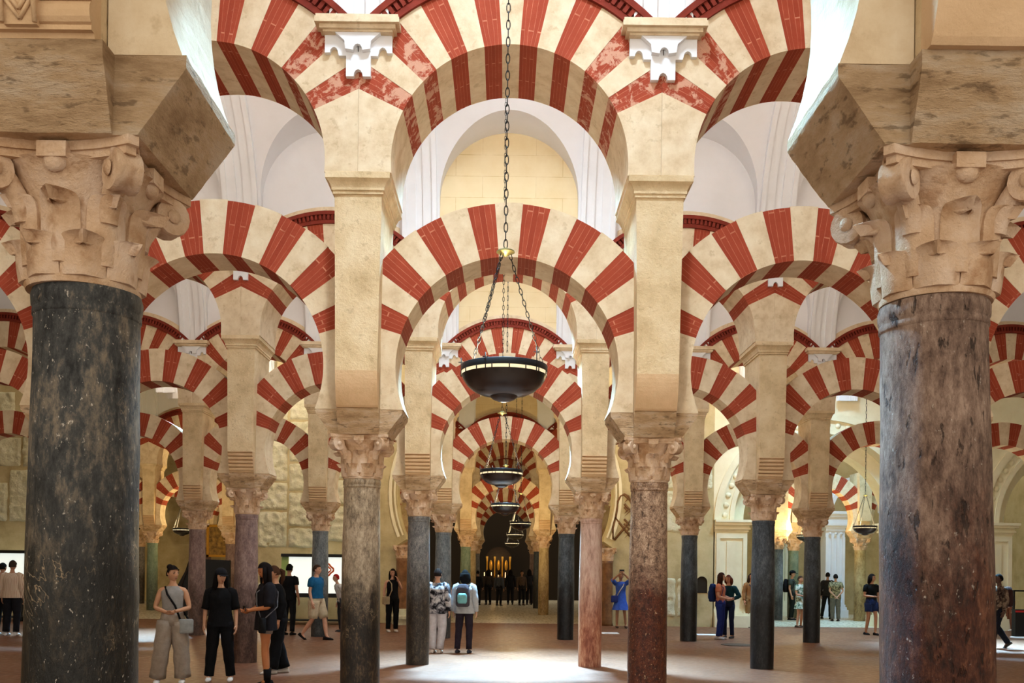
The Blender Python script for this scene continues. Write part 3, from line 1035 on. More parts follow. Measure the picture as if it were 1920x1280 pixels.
# carved relief stonework on the old wall
def relief_slab(x0, x1, z0, z1, seed, parent, th=0.08):
    nx, nz = max(3, int((x1 - x0) / 0.05)), max(3, int((z1 - z0) / 0.05))
    mb = MB()
    def fn(a, b):
        x, z = x0 + (x1 - x0) * a / nx, z0 + (z1 - z0) * b / nz
        e = min(a, nx - a, b, nz - b)
        h = 0.0 if e == 0 else th * (0.6 + 0.5 * noise.noise(Vector((x * 1.6, z * 1.6, seed))) + 0.8 * noise.noise(Vector((x * 8, z * 8, seed + 9))) + 0.9 * abs(noise.noise(Vector((x * 3.5, z * 2.5, seed + 5)))))
        jx = 0.03 * noise.noise(Vector((x * 4, z * 4, seed + 3)))
        return (x + jx, WY0 + 0.01 - max(0.0, h), z + jx)
    mb.grid(fn, list(range(nx + 1)), list(range(nz + 1)))
    return mb.build('stone_panel', M['relief'], parent)
sd = 1
for x0, x1, rows in ((-7.65, -6.75, [(0.3, 1.2), (2.3, 3.4), (3.45, 4.3), (4.35, 5.6), (5.65, 7.0)]), (-6.7, -5.8, [(2.3, 2.9), (2.95, 4.0), (4.05, 4.9), (4.95, 6.2), (6.25, 7.2)]),
                     (-5.75, -4.9, [(2.5, 3.6), (3.65, 4.4), (4.45, 5.4), (5.45, 6.9)])):
    for z0, z1 in rows:
        relief_slab(x0, x1, z0, z1, sd, wl, 0.11)
        sd += 1
for x0, x1, z0, z1 in ((4.0, 4.9, 2.9, 4.2), (4.95, 6.0, 2.9, 4.2), (4.5, 5.5, 4.25, 5.5), (5.55, 6.4, 4.25, 5.5), (4.2, 5.3, 0.3, 1.5), (5.35, 5.86, 0.3, 1.5)):
    relief_slab(x0, x1, z0, z1, sd, wr, 0.05)
    sd += 1
wo = bpy.data.objects['wall_old_outer']
for x0, x1, z0, z1 in ((-16.2, -15.4, 3.0, 4.2), (-15.35, -14.65, 3.0, 4.6), (-16.2, -15.0, 4.7, 5.6), (-14.95, -14.62, 4.7, 6.2), (-16.2, -15.2, 5.7, 7.0)):
    relief_slab(x0, x1, z0, z1, sd, wo, 0.10)
    sd += 1

# lattice ornament and little niche on the right wall
lx, ld = at(1167, 1072)[0] if False else (3.62, WY0)
t = thing('lattice_ornament', 'brown carved diamond lattice ornament on the right plaster wall', 'ornament', (3.68, WY0, 2.95))
mb = MB()
def bars(pts, th=0.036):
    mb.tube([(x, -0.01, z) for x, z in pts], th, 6)
for cz, r in ((0.05, 0.30), (0.05, 0.16), (0.62, 0.20), (0.62, 0.10), (0.98, 0.12)):
    bars([(0, cz + r), (r, cz), (0, cz - r), (-r, cz), (0, cz + r)])
bars([(-0.34, -0.28), (-0.34, 0.1), (-0.26, 0.42), (-0.22, 0.62), (-0.24, 0.8), (-0.12, 1.06), (0.0, 1.12), (0.12, 1.06), (0.24, 0.8), (0.22, 0.62), (0.26, 0.42), (0.34, 0.1), (0.34, -0.28)])
bars([(-0.3, -0.3), (0.3, 0.42)]); bars([(0.3, -0.3), (-0.3, 0.42)])
mb.build('lattice', stone('brown_stucco', [RGB(92, 62, 34), RGB(128, 90, 54)], 6, 0.3, 30), t)
t = thing('wall_niche', 'small round headed niche low in the right wall', 'niche', (6.1, WY0 - 0.002, 1.05))
pts = [(-0.17, 0), (-0.17, 0.34)] + [(-0.17 * math.cos(PI * i / 10), 0.34 + 0.17 * math.sin(PI * i / 10)) for i in range(1, 10)] + [(0.17, 0.34), (0.17, 0)]
MB().prism(pts, -0.012, 0.0).build('niche_shade', M['shadowbrown'], t)  # flat dark sheet painted as the shade inside a recess
mb = MB()
out = [(x * 1.18, z * 1.08) for x, z in pts]
for i in range(len(pts) - 1):
    mb.prism([pts[i], pts[i + 1], out[i + 1], out[i]], -0.05, 0.0)
mb.build('niche_frame', M['olive'], t)

# ------------------------------------------------------------------ chapel portals at the right
def portal(cx, name, label, R=3.3):
    root = struct(put(name, MB().prism(
        [(-R - 0.05, 3.3), (-R - 0.05, 10.4), (R + 0.05, 10.4), (R + 0.05, 3.3)] + [(R * math.cos(PI * i / 32), 3.3 + R * math.sin(PI * i / 32)) for i in range(0, 33)], 0, 0.8).mesh(name, M['chapel']), None, (cx, WY0, 0)), label)
    def ring(r1, r2, y0, y1, nm='archivolt'):
        m = MB()
        N = 40
        pts = [(r1 * math.cos(PI * i / N), 3.3 + r1 * math.sin(PI * i / N)) for i in range(N + 1)]
        pts += [(r2 * math.cos(PI - PI * i / N), 3.3 + r2 * math.sin(PI - PI * i / N)) for i in range(N + 1)]
        m.prism(pts, y0, y1)
        return m.build(nm, M['chapel'], root)
    ring(2.72, 2.86, -0.02, 0.9)
    ring(2.86, 3.24, 0.03, 0.9)
    ring(3.14, 3.34, -0.06, 0.1)
    ring(2.30, 2.74, 0.55, 1.3)
    for i in range(30):
        a = PI * (i + 0.5) / 30
        m = MB().ell((3.0 * math.cos(a), 0.03, 3.3 + 3.0 * math.sin(a)), (0.09, 0.05, 0.09), 10, 6)
        m.build('rosette', M['chapel'], root)
    for s in (-1, 1):
        x0, x1 = 2.30, 3.3
        m = MB()
        m.box(s * x0, s * x1, 0.0, 1.3, 0.55, 3.0)
        m.box(s * (x0 + 0.02), s * (x0 + 0.14), -0.04, 0.0, 0.7, 2.9); m.box(s * (x1 - 0.16), s * (x1 - 0.04), -0.04, 0, 0.7, 2.9)
        m.box(s * (x0 + 0.14), s * (x1 - 0.16), -0.04, 0, 2.75, 2.9); m.box(s * (x0 + 0.34), s * (x1 - 0.36), -0.03, 0, 0.8, 2.65)
        m.build('pilaster', M['chapel'], root)
        m = MB()
        for d, z0, z1 in ((0.03, 2.95, 3.02), (0.08, 3.02, 3.08), (0.05, 3.08, 3.16), (0.14, 3.16, 3.24), (0.18, 3.24, 3.32)):
            m.box(s * (x0 - d), s * (x1 + 0.02), -d, 1.3 + d, z0, z1)
        m.build('cornice', M['chapel'], root)
        m = MB()
        for d, z0, z1 in ((0.22, 0, 0.36), (0.16, 0.36, 0.44), (0.09, 0.44, 0.50), (0.04, 0.50, 0.56)):
            m.box(s * (x0 - d), s * (x1 + 0.02), -d, 1.3 + d, z0, z1)
        m.build('plinth', M['chapel'], root)
    return root
portal(9.8, 'wall_portal', 'white renaissance arch with rosettes opening into the chapel')
portal(18.0, 'wall_portal', 'cream renaissance arch at the far right edge', 2.9 + 0.4)
struct(MB().box(13.15, 14.65, WY0, WY1, 0, 10.4).build('wall_chapel_pier', M['chapel']), 'plain pier between the two chapel arches')
struct(MB().box(6.3, 21, 41.5, 42, 0, 10.4).build('wall_chapel_back', M['olive']), 'yellowish back wall inside the chapel')
struct(MB().box(6.1, 6.4, 31.1, 41.5, 0, 10.4).build('wall_chapel_side', M['olive']), 'side wall inside the chapel')

def fluted(x, y, wdt, h, label, mat):
    t = thing('fluted_pilaster', label, 'pilaster', (x, y, 0))
    m = MB()
    hw = wdt / 2
    m.box(-hw, hw, 0.06, 0.7, 0.5, h)
    n = 4
    fw = wdt / (n * 2 - 1) * 1.0
    for i in range(n):
        xx = -hw + 2 * i * fw
        m.box(xx, xx + fw, 0.0, 0.06, 0.6, h - 0.35)
    m.box(-hw, hw, 0.0, 0.06, 0.5, 0.6); m.box(-hw, hw, 0, 0.06, h - 0.1, h)
    m.build('fluted_shaft', mat, t)
    m = MB()
    for d, z0, z1 in ((0.12, 0, 0.3), (0.07, 0.3, 0.4), (0.03, 0.4, 0.5)):
        m.box(-hw - d, hw + d, -d, 0.7 + d, z0, z1)
    m.build('base', mat, t)
    m = MB()
    for d, z0, z1 in ((0.04, h, h + 0.1), (0.1, h + 0.1, h + 0.2), (0.06, h + 0.2, h + 0.45), (0.14, h + 0.45, h + 0.55), (0.2, h + 0.55, h + 0.65)):
        m.box(-hw - d, hw + d, -d, 0.7 + d, z0, z1)
    m.build('capital', mat, t)
    for i in range(3):
        MB().ell((-hw + fw * (1.5 + 2 * i), -0.01, h - 0.22), (0.06, 0.05, 0.06), 10, 6).build('boss', mat, t)
    # arch rising from the capital
    m = MB()
    for r1, r2, y0 in ((1.0, 1.15, 0.0), (1.15, 1.4, 0.08)):
        pts = [(r1 * math.cos(PI * i / 20), r1 * math.sin(PI * i / 20)) for i in range(21)] + [(r2 * math.cos(PI - PI * i / 20), r2 * math.sin(PI - PI * i / 20)) for i in range(21)]
        m.prism([(px_ + 0.9, pz + h + 0.65) for px_, pz in pts], y0, 0.7)
    m.build('arch', mat, t)
x_, d_ = at(1566, 1162)
fluted((1566 - PX) / F * 38.4, 38.4, 0.76, 3.5, 'white fluted pilaster inside the chapel', M['white'])
fluted(11.0, 39.5, 0.9, 3.5, 'cream fluted pilaster deep in the chapel behind the left visitors', M['chapel'])
for i, (cx, dd, mk, ds) in enumerate((((1487 - PX) / F * 37.2, 37.2, 'shaft_green', 'dark green column inside the chapel'), (12.88, 35.5, 'shaft_beige', 'beige marble column inside the chapel'),
                                       (9.89, 35.5, 'shaft_blue', 'grey column inside the chapel behind the black column'), (15.87, 35.5, 'shaft_beige', 'beige column inside the chapel behind the brown foreground column'))):
    t = thing('column', ds, 'column', (cx, dd, 0), 0, 'columns of the arcades')
    key = (mk, False)
    if key not in SHM:
        SHM[key] = shaft_mesh(M[mk], False)
    put('shaft', SHM[key], t)
    put('capital', CAPJ, t, (0, 0, ZC))
    put('impost_block', IMPM, t, (0, 0, ZI))
    put('pier_block', PIERM, t)
# striped arches seen through the portal
for q, (cx, cy) in enumerate(((10.785, 35.5), (13.775, 35.5))):
    t = thing('horseshoe_arch', 'striped horseshoe arch inside the chapel, %s one' % ('left' if q == 0 else 'right'), 'arch', (cx + 0.6, cy, LZ), 0, 'striped arches inside the chapel')
    for me in ARC['low']:
        put('voussoir', me, t)
    for me in ARC['lows']:
        put('springer', me, t)

# ------------------------------------------------------------------ hanging lamps
def link_chain(mb, p0, p1, L, wdt, r):
    p0, p1 = Vector(p0), Vector(p1)
    d = p1 - p0
    n = max(1, int(d.length / (L * 0.78)))
    dz = d.normalized()
    ref = Vector((0, 1, 0)) if abs(dz.y) < 0.9 else Vector((1, 0, 0))
    a = (ref - dz * ref.dot(dz)).normalized()
    b = dz.cross(a)
    for i in range(n):
        c = p0 + d * ((i + 0.5) / n)
        s = a if i % 2 else b
        rr = []
        N = 10
        hl = d.length / n * 0.62
        for q in range(N):
            t = 2 * PI * q / N
            rr.append(c + dz * hl * math.cos(t) + s * wdt * math.sin(t))
        rr.append(rr[0])
        mb.tube(rr, r, 4, cap=False)
def lamp_meshes(fine):
    n = 48 if fine else 24
    g = {}
    R = 0.297
    g['bowl'] = MB().lathe([(0.05, -0.150), (0.10, -0.147), (0.16, -0.134), (0.215, -0.108), (0.255, -0.074), (0.282, -0.036), (0.296, 0.0), (0.286, 0.0), (0.27, -0.03), (0.2, -0.08), (0.06, -0.12)], n, cap=True).mesh('bowl', M['bronze'], sharp=60)
    g['rim'] = MB().lathe([(0.297, 0.02), (0.301, 0.022), (0.301, 0.062), (0.297, 0.066), (0.288, 0.066), (0.288, 0.02), (0.297, 0.02)], n, cap=False).mesh('rim', M['iron'], sharp=50)
    g['glass_band'] = MB().lathe([(0.296, -0.002), (0.297, 0.021), (0.285, 0.021), (0.285, -0.002), (0.296, -0.002)], n, cap=False).mesh('glass_band', M['rimglow'], sharp=50)
    mb = MB()
    for i in range(16):
        a = 2 * PI * (i + 0.3) / 16
        x, y = 0.2985 * math.cos(a), 0.2985 * math.sin(a)
        mb.tube([(x, y, -0.004), (x, y, 0.024)], 0.004, 4)
    g['rim_studs'] = mb.mesh('rim_studs', M['iron'])
    g['knob'] = MB().lathe([(0.005, -0.186), (0.04, -0.182), (0.075, -0.168), (0.094, -0.154), (0.098, -0.147), (0.085, -0.14), (0.05, -0.135)], n // 2 * 1).mesh('knob', M['bronze'], sharp=60)
    g['hub'] = MB().lathe([(0.01, 0.885), (0.03, 0.87), (0.062, 0.862), (0.064, 0.852), (0.03, 0.84), (0.012, 0.825)], 20).mesh('hub', M['brass'], sharp=60)
    for j, a in enumerate((0.25, 2.55, 3.9)):
        mb = MB()
        link_chain(mb, (0.03 * math.cos(a), 0.03 * math.sin(a), 0.845), (0.285 * math.cos(a), 0.285 * math.sin(a), 0.06), 0.052, 0.010, 0.0028 if fine else 0.004)
        g['chain%d' % j] = mb.mesh('chain', M['iron'])
    mb = MB()
    for a, h in ((PI - 0.05, 0.12), (-0.75, 0.15), (1.2, 0.12), (-2.0, 0.10)):
        x, y = 0.299 * math.cos(a), 0.299 * math.sin(a)
        mb.tube([(x, y, -0.01), (x, y, h)], 0.004, 5)
        mb.tube([(x - 0.02, y, h - 0.03), (x + 0.02, y, h - 0.03)], 0.003, 4)
    g['hook'] = mb.mesh('hook', M['iron'])
    return g
LAMPF, LAMPC = lamp_meshes(True), lamp_meshes(False)
def lamp(x, y, z, label, fine, power):
    t = thing('hanging_lamp', label, 'lamp', (x, y, z), 0, 'bowl shaped hanging lamps')
    for nm, me in (LAMPF if fine else LAMPC).items():
        put(nm.rstrip('012'), me, t)
    yy = ((y + A / 2) % A) - A / 2
    bay = round(x / S)
    top = 10.31 if (round(y / A), bay) in SKYLIGHTS else 7.0 + 0.985 * math.sqrt(2.9 ** 2 - min(2.85, abs(yy)) ** 2) + 0.02
    mb = MB()
    link_chain(mb, (0, 0, 0.88), (0, 0, top - z), 0.075 if fine else 0.12, 0.013, 0.0034 if fine else 0.005)
    mb.build('top_chain', M['iron'], t)
    l = bpy.data.lights.new('lamp_bulb', 'POINT')
    l.energy = power
    l.color = (1.0, 0.80, 0.52) if power < 100 else (1.0, 0.74, 0.36)
    l.shadow_soft_size = 0.12
    o = bpy.data.objects.new('lamp_bulb', l)
    o.location = (0, 0, 0.14)
    o.parent = t
    C.objects.link(o)
    return t
LW_ = 60
FLOOD_FILL = 46
for args in ((-0.02, A, 2.985, 'large dark bronze bowl lamp hanging nearest in the central aisle', True, LW_),
             (-0.06, 2 * A, 2.97, 'bronze bowl lamp hanging second in the central aisle', True, LW_),
             (0.0, 3 * A, 2.98, 'bronze bowl lamp hanging third in the central aisle', False, LW_),
             (0.43, 4 * A, 2.95, 'bronze bowl lamp hanging fourth in the central aisle, to the right', False, 170),
             (0.35, 5 * A, 2.9, 'small distant bowl lamp fifth along the central aisle', False, 190),
             (0.3, 6 * A, 2.8, 'tiny distant bowl lamp sixth along the central aisle', False, 60),
             (-10.55, 32.0, 2.85, 'bowl lamp with gilt chains between the left columns', False, 220),
             (-10.3, 5.7 * A, 2.95, 'small far bowl lamp beside the brown column at the left', False, 320),
             (9.3, 25.3, 2.86, 'bowl lamp with gilt chains left of the brown foreground column', False, 110),
             (10.6, 34.6, 3.0, 'bowl lamp hanging inside the chapel', False, 160)):
    lamp(*args)

# unseen floodlights added behind the arcades to brighten the vaults and old wall
FB = MB().box(-0.12, 0.12, 0.5, 0.56, 6.98, 7.06)
FB.tube([(0, 0.53, 7.02), (0, 0.66, 7.06)], 0.02, 6)
FBM = FB.mesh('bracket', M['iron'])
FH = MB().xprism([(0.60, 7.02), (0.82, 7.10), (0.80, 7.16), (0.58, 7.08)], -0.14, 0.14).mesh('lamp_head', M['iron'])
for k in (1, 2, 3, 4):
    for i in range(-3, 3) if k > 1 else range(-2, 2):
        t = thing('added_floodlight', 'small unseen floodlight behind the %s, %s' % (ROWW[k], colw(i)), 'added_floodlight', ((i + 0.5) * S, ROWY[k], 0), 0, 'added unseen floodlights washing the vaults')
        put('bracket', FBM, t)
        put('lamp_head', FH, t)
        pw, tl_ = FLOOD_FILL * (1.25 if i in (-1, 0) else 1.0), 28
        if k == 4 and i in (-3, 1):     # these two wash the old wall
            pw, tl_ = 260, 84
        l = area('added_floodlight_beam', (0, 0.70, 7.19), 0.2, pw, (1.0, 0.93, 0.86) if i in (-1, 0) else (1.0, 0.80, 0.60), (math.radians(180 - tl_), 0, 0), math.radians(170))
        l.parent = t

# ------------------------------------------------------------------ light tables, panels and other furniture
def light_table(x, y, wdt, label, emblem):
    t = thing('light_table', label, 'display case', (x, y, 0))
    hw = wdt / 2
    m = MB()
    m.box(-hw, hw, -0.3, 0.3, 0.80, 0.88)
    m.box(-hw, hw, -0.28, 0.28, 0.10, 0.14)
    m.build('table_top', M['blackpaint'], t)
    for sx in (-1, 1):
        for sy in (-1, 1):
            MB().lathe([(0.06, 0), (0.05, 0.1), (0.035, 0.2), (0.05, 0.45), (0.035, 0.7), (0.06, 0.8)], 10, (sx * (hw - 0.08), sy * 0.22, 0)).build('leg', M['blackpaint'], t)
    m = MB()
    m.xprism([(0.10, 0.90), (0.13, 0.90), (0.25, 2.0), (0.22, 2.0)], -hw + 0.22, hw)
    m.build('lit_panel', plain('backlit_panel', RGB(240, 248, 238), 0.5, 0.3, 0, (0.92, 1.0, 0.94, 1), 0.55), t)
    m = MB()
    m.box(-hw, hw + 0.02, 0.12, 0.30, 2.0, 2.09)
    m.box(-hw - 0.02, hw, -0.30, 0.0, 0.88, 0.92)
    m.build('frame', M['blackpaint'], t)
    m = MB()
    m.xprism([(0.10, 0.9), (0.13, 0.9), (0.25, 2.0), (0.22, 2.0)], -hw, -hw + 0.2)
    m.build('green_glass', plain('green_glass', RGB(150, 176, 96), 0.2, 0.5), t)
    if emblem:
        m = MB()
        yf = lambda z: 0.095 + (z - 0.9) * 0.109
        for r, th in ((0.16, 0.028), (0.09, 0.022)):
            pp = []
            for i in range(33):
                a = 2 * PI * i / 32
                rr = r * (1 + 0.14 * math.cos(4 * a))
                z = 1.62 + rr * math.sin(a)
                pp.append((0.24 + rr * math.cos(a), yf(z), z))
            m.tube(pp, th, 6, cap=False)
        m.build('emblem', plain('orange_print', RGB(206, 96, 40), 0.7), t)
    return t
light_table(-5.55, 29.2, 2.3, 'black table with a backlit white panel bearing an orange emblem', True)
light_table(-15.6, 29.0, 3.0, 'black table with a backlit white panel at the far left edge', False)

# black iron screen, dark leaning panel and framed picture in the left distance
t = thing('iron_screen', 'tall black iron bar screen beside the left foreground column', 'screen', (-12.6, 33.0, 0))
for i in range(9):
    MB().tube([(-0.9 + 0.14 * i, 0, 0.0), (-0.9 + 0.14 * i, 0, 4.3)], 0.016, 6).build('bar', M['iron'], t)
for z in (0.1, 1.6, 2.9, 4.2):
    MB().box(-0.95, 0.3, -0.02, 0.02, z, z + 0.05).build('rail', M['iron'], t)
t = thing('leaning_panel', 'large black slanted panel behind the woman in grey', 'panel', (-10.6, 33.5, 0))
MB().prism([(-0.75, 0.0), (1.2, 0.0), (1.2, 1.9), (-0.1, 1.95), (-0.65, 0.9)], 0, 0.15).build('panel_board', M['blackpaint'], t)
MB().prism([(-0.8, 0.0), (-0.75, 0.0), (-0.1, 1.98), (-0.16, 1.98)], -0.05, 0.2).build('panel_edge', M['darkwood'], t)
t = thing('framed_picture', 'framed dark painting hanging in the left distance', 'picture', (-12.75, 43.6, 2.2))
MB().box(-0.45, 0.45, 0.0, 0.05, 0, 1.3).build('canvas', stone('old_canvas', [RGB(60, 44, 24), RGB(150, 118, 62)], 6, 0.1, 20, 0.6), t)
for x0, x1, z0, z1 in ((-0.52, -0.42, -0.07, 1.37), (0.42, 0.52, -0.07, 1.37), (-0.52, 0.52, -0.07, 0.03), (-0.52, 0.52, 1.27, 1.37)):
    MB().box(x0, x1, -0.05, 0.06, z0, z1).build('frame', M['gold'], t)
struct(MB().box(-21, -8.2, 47.5, 48, 0, 10.4).build('wall_left_back', M['olive']), 'yellow lit wall deep behind the left opening')
struct(MB().box(-12.0, -8.6, 34.6, 36.8, 0, 0.2).build('step_platform', M['chapel']), 'pale stone step behind the left columns')

# altar glimpsed at the end of the central aisle
t = thing('altar', 'gilded altar glinting in the dark at the end of the central aisle', 'altar', (-0.35, 55.5, 0))
MB().box(-1.1, 1.1, 0.2, 1.2, 0, 1.3).build('altar_table', M['darkwood'], t)
m = MB()
pts = [(-0.75, 1.3), (-0.75, 2.3)] + [(-0.75 * math.cos(PI * i / 12), 2.3 + 0.75 * math.sin(PI * i / 12)) for i in range(1, 12)] + [(0.75, 2.3), (0.75, 1.3)]
m.prism(pts, 0.7, 0.9)
m.build('retable', M['darkwood'], t)
for i in range(4):
    MB().lathe([(0.07, 1.3), (0.04, 1.45), (0.05, 2.2), (0.08, 2.5)], 10, (-0.66 + 0.44 * i, 0.6, 0)).build('altar_column', M['gold'], t)
for q in range(3):
    MB().ell((-0.44 + 0.44 * q, 0.62, 2.0), (0.11, 0.06, 0.3), 10, 8).build('gilded_figure', M['gold'], t)
for i in range(5):
    m = MB().lathe([(0.03, 1.3), (0.02, 1.35), (0.015, 1.6)], 8, (-0.8 + 0.4 * i, 0.35, 0))
    m.build('candle', plain('candle_wax_%d' % i, RGB(250, 220, 170), 0.5, 0.3, 0, (1, 0.6, 0.25, 1), 2.0), t)
l = bpy.data.lights.new('altar_light', 'POINT'); l.energy = 16; l.color = (1, 0.62, 0.25); l.shadow_soft_size = 0.2
o = bpy.data.objects.new('altar_light', l); o.location = (0, -0.4, 2.4); o.parent = t; C.objects.link(o)

# black ticket post with red belt at the far right
x_, d_ = at(1913, 1196)
t = thing('barrier_post', 'black barrier stand with a red belt at the right edge', 'barrier', (x_ + 0.05, d_, 0))
MB().lathe([(0.3, 0), (0.3, 0.03), (0.26, 0.05)], 24).build('base', M['white'], t)
MB().box(-0.24, 0.24, -0.1, 0.1, 0.05, 0.78).build('panel', M['blackpaint'], t)
for s in (-1, 1):
    MB().box(s * 0.24 - 0.02, s * 0.24 + 0.02, -0.03, 0.03, 0.78, 1.28).build('post', M['blackpaint'], t)
MB().box(-0.26, 0.26, -0.03, 0.03, 1.26, 1.30).build('rail', M['iron'], t)
MB().box(-0.245, 0.245, -0.105, -0.1, 0.70, 0.75).build('red_belt', plain('red_belt', RGB(190, 40, 40), 0.7), t)

# covers set in the floor
x_, d_ = at(1383, 1209)
o = MB().lathe([(0.38, 0.0), (0.38, 0.012), (0.36, 0.016)], 32, (0, 0, 0)).build('floor_cover', stone('dark_iron_cover', [RGB(58, 50, 44), RGB(80, 70, 60)], 8, 0.4, 30, 0.6), None, (x_, d_, 0))
tag(o, 'dark round cover set in the floor near the black column', 'floor cover')
for pxx, pyy, ds in ((1140, 1187, 'white slab set in the floor near the woman in blue'), (1325, 1190, 'white slab set in the floor beside the two embracing women')):
    x_, d_ = at(pxx, pyy)
    o = MB().box(-0.28, 0.28, -0.3, 0.3, 0.0, 0.012).build('floor_slab', M['white'], None, (x_, d_, 0))
    tag(o, ds, 'floor slab')
# low stone blocks by the opening
x_, d_ = at(755, 1172)
o = MB().box(-0.35, 0.35, -0.4, 0.4, 0, 0.16)
rect_rings(o, [(0.38, 0.42, 0.16), (0.42, 0.46, 0.18), (0.42, 0.46, 0.26), (0.36, 0.4, 0.28)])
o.box(-0.22, 0.26, -0.3, 0.3, 0.28, 0.46)
tag(o.build('stone_fragment', M['relief'], None, (x_, 29.6, 0), 0.2), 'pale carved stone fragments lying by the opening', 'stone')

# ------------------------------------------------------------------ people
SKIN = {}
def skin_mat(tone):
    if tone not in SKIN:
        t = NT('skin_%d' % len(SKIN))
        v = t.vec((1, 1, 1), False)
        c = RGB(*tone)
        SKIN[tone] = t.out(t.ramp(t.noise(v, 12, 3), [(0.3, tuple(x * 0.85 for x in c[:3]) + (1,)), (0.7, c)]), 0.55, 0.35)
    return SKIN[tone]
CL = {}
def cl(r, g, b):
    if (r, g, b) not in CL:
        CL[(r, g, b)] = cloth('cloth_%d_%d_%d' % (r, g, b), RGB(r, g, b))
    return CL[(r, g, b)]
def pattern(name, cols, scale, stripes=False):
    t = NT(name)
    if stripes:
        wv = t.n('ShaderNodeTexWave')
        t.l(t.vec((1, 0.4, 0), False), wv.inputs['Vector'])
        wv.inputs['Scale'].default_value = scale
        c = t.ramp(wv.outputs['Fac'], [(0.55, cols[0]), (0.75, cols[1])])
    else:
        n = t.noise(t.vec((1, 1, 1), False), scale, 3, 0.6, 0.6)
        c = t.ramp(n, [(0.40, cols[0]), (0.5, cols[1]), (0.6, cols[2])])
    return t.out(c, 0.9, 0.1)

PENDING = []
def head_geo(mb, c, s, pitch=0.0, yaw=0.0, mats=(0, 1, 2)):
    """a head with brow, nose, mouth, chin and ears, looking along -y"""
    R = Matrix.Rotation(yaw, 3, 'Z') @ Matrix.Rotation(pitch, 3, 'X')
    N, K = 22, 16
    v, f, = [], []
    for j in range(K + 1):
        t = PI * j / K
        zz = math.cos(t)
        for i in range(N):
            a = 2 * PI * i / N
            x, y = math.sin(t) * math.cos(a), math.sin(t) * math.sin(a)
            px_, py_, pz = x * 0.074, y * 0.094, zz * 0.115
            if zz < 0:
                px_ *= 1 - 0.30 * (-zz) ** 1.3
                py_ *= 1 - 0.10 * (-zz)
                if y > 0:
                    py_ *= 1 - 0.35 * (-zz)
            if y < -0.3:
                fx = abs(px_)
                nose = math.exp(-(fx / 0.012) ** 2) * math.exp(-((pz + 0.018) / 0.022) ** 2) * 0.022
                nose += math.exp(-(fx / 0.008) ** 2) * math.exp(-((pz - 0.01) / 0.02) ** 2) * 0.010
                eye = math.exp(-((fx - 0.031) / 0.014) ** 2) * math.exp(-((pz - 0.012) / 0.012) ** 2) * 0.010
                brow = math.exp(-((fx - 0.03) / 0.02) ** 2) * math.exp(-((pz - 0.032) / 0.010) ** 2) * 0.004
                lip = math.exp(-(fx / 0.022) ** 2) * math.exp(-((pz + 0.058) / 0.009) ** 2) * 0.006
                chin = math.exp(-(fx / 0.025) ** 2) * math.exp(-((pz + 0.095) / 0.018) ** 2) * 0.008
                py_ += -nose + eye - brow - lip - chin
            v.append(Vector(c) + s * (R @ Vector((px_, py_, pz))))
    for j in range(K):
        for i in range(N):
            k = (i + 1) % N
            f.append((j * N + i, (j + 1) * N + i, (j + 1) * N + k, j * N + k))
    mb.add(v, f, mats[0], smooth=True)
    for sg in (-1, 1):
        mb.ell(Vector(c) + s * (R @ Vector((sg * 0.074, 0.006, -0.004))), (0.010 * s, 0.020 * s, 0.030 * s), 8, 6, mats[0], R)
        mb.ell(Vector(c) + s * (R @ Vector((sg * 0.031, -0.078, 0.012))), (0.013 * s, 0.008 * s, 0.007 * s), 8, 5, mats[1], R)
        mb.ell(Vector(c) + s * (R @ Vector((sg * 0.031, -0.086, 0.033))), (0.018 * s, 0.005 * s, 0.004 * s), 8, 5, mats[1], R)
    mb.ell(Vector(c) + s * (R @ Vector((0, -0.090, -0.058))), (0.021 * s, 0.007 * s, 0.007 * s), 8, 5, mats[2], R)
    return R

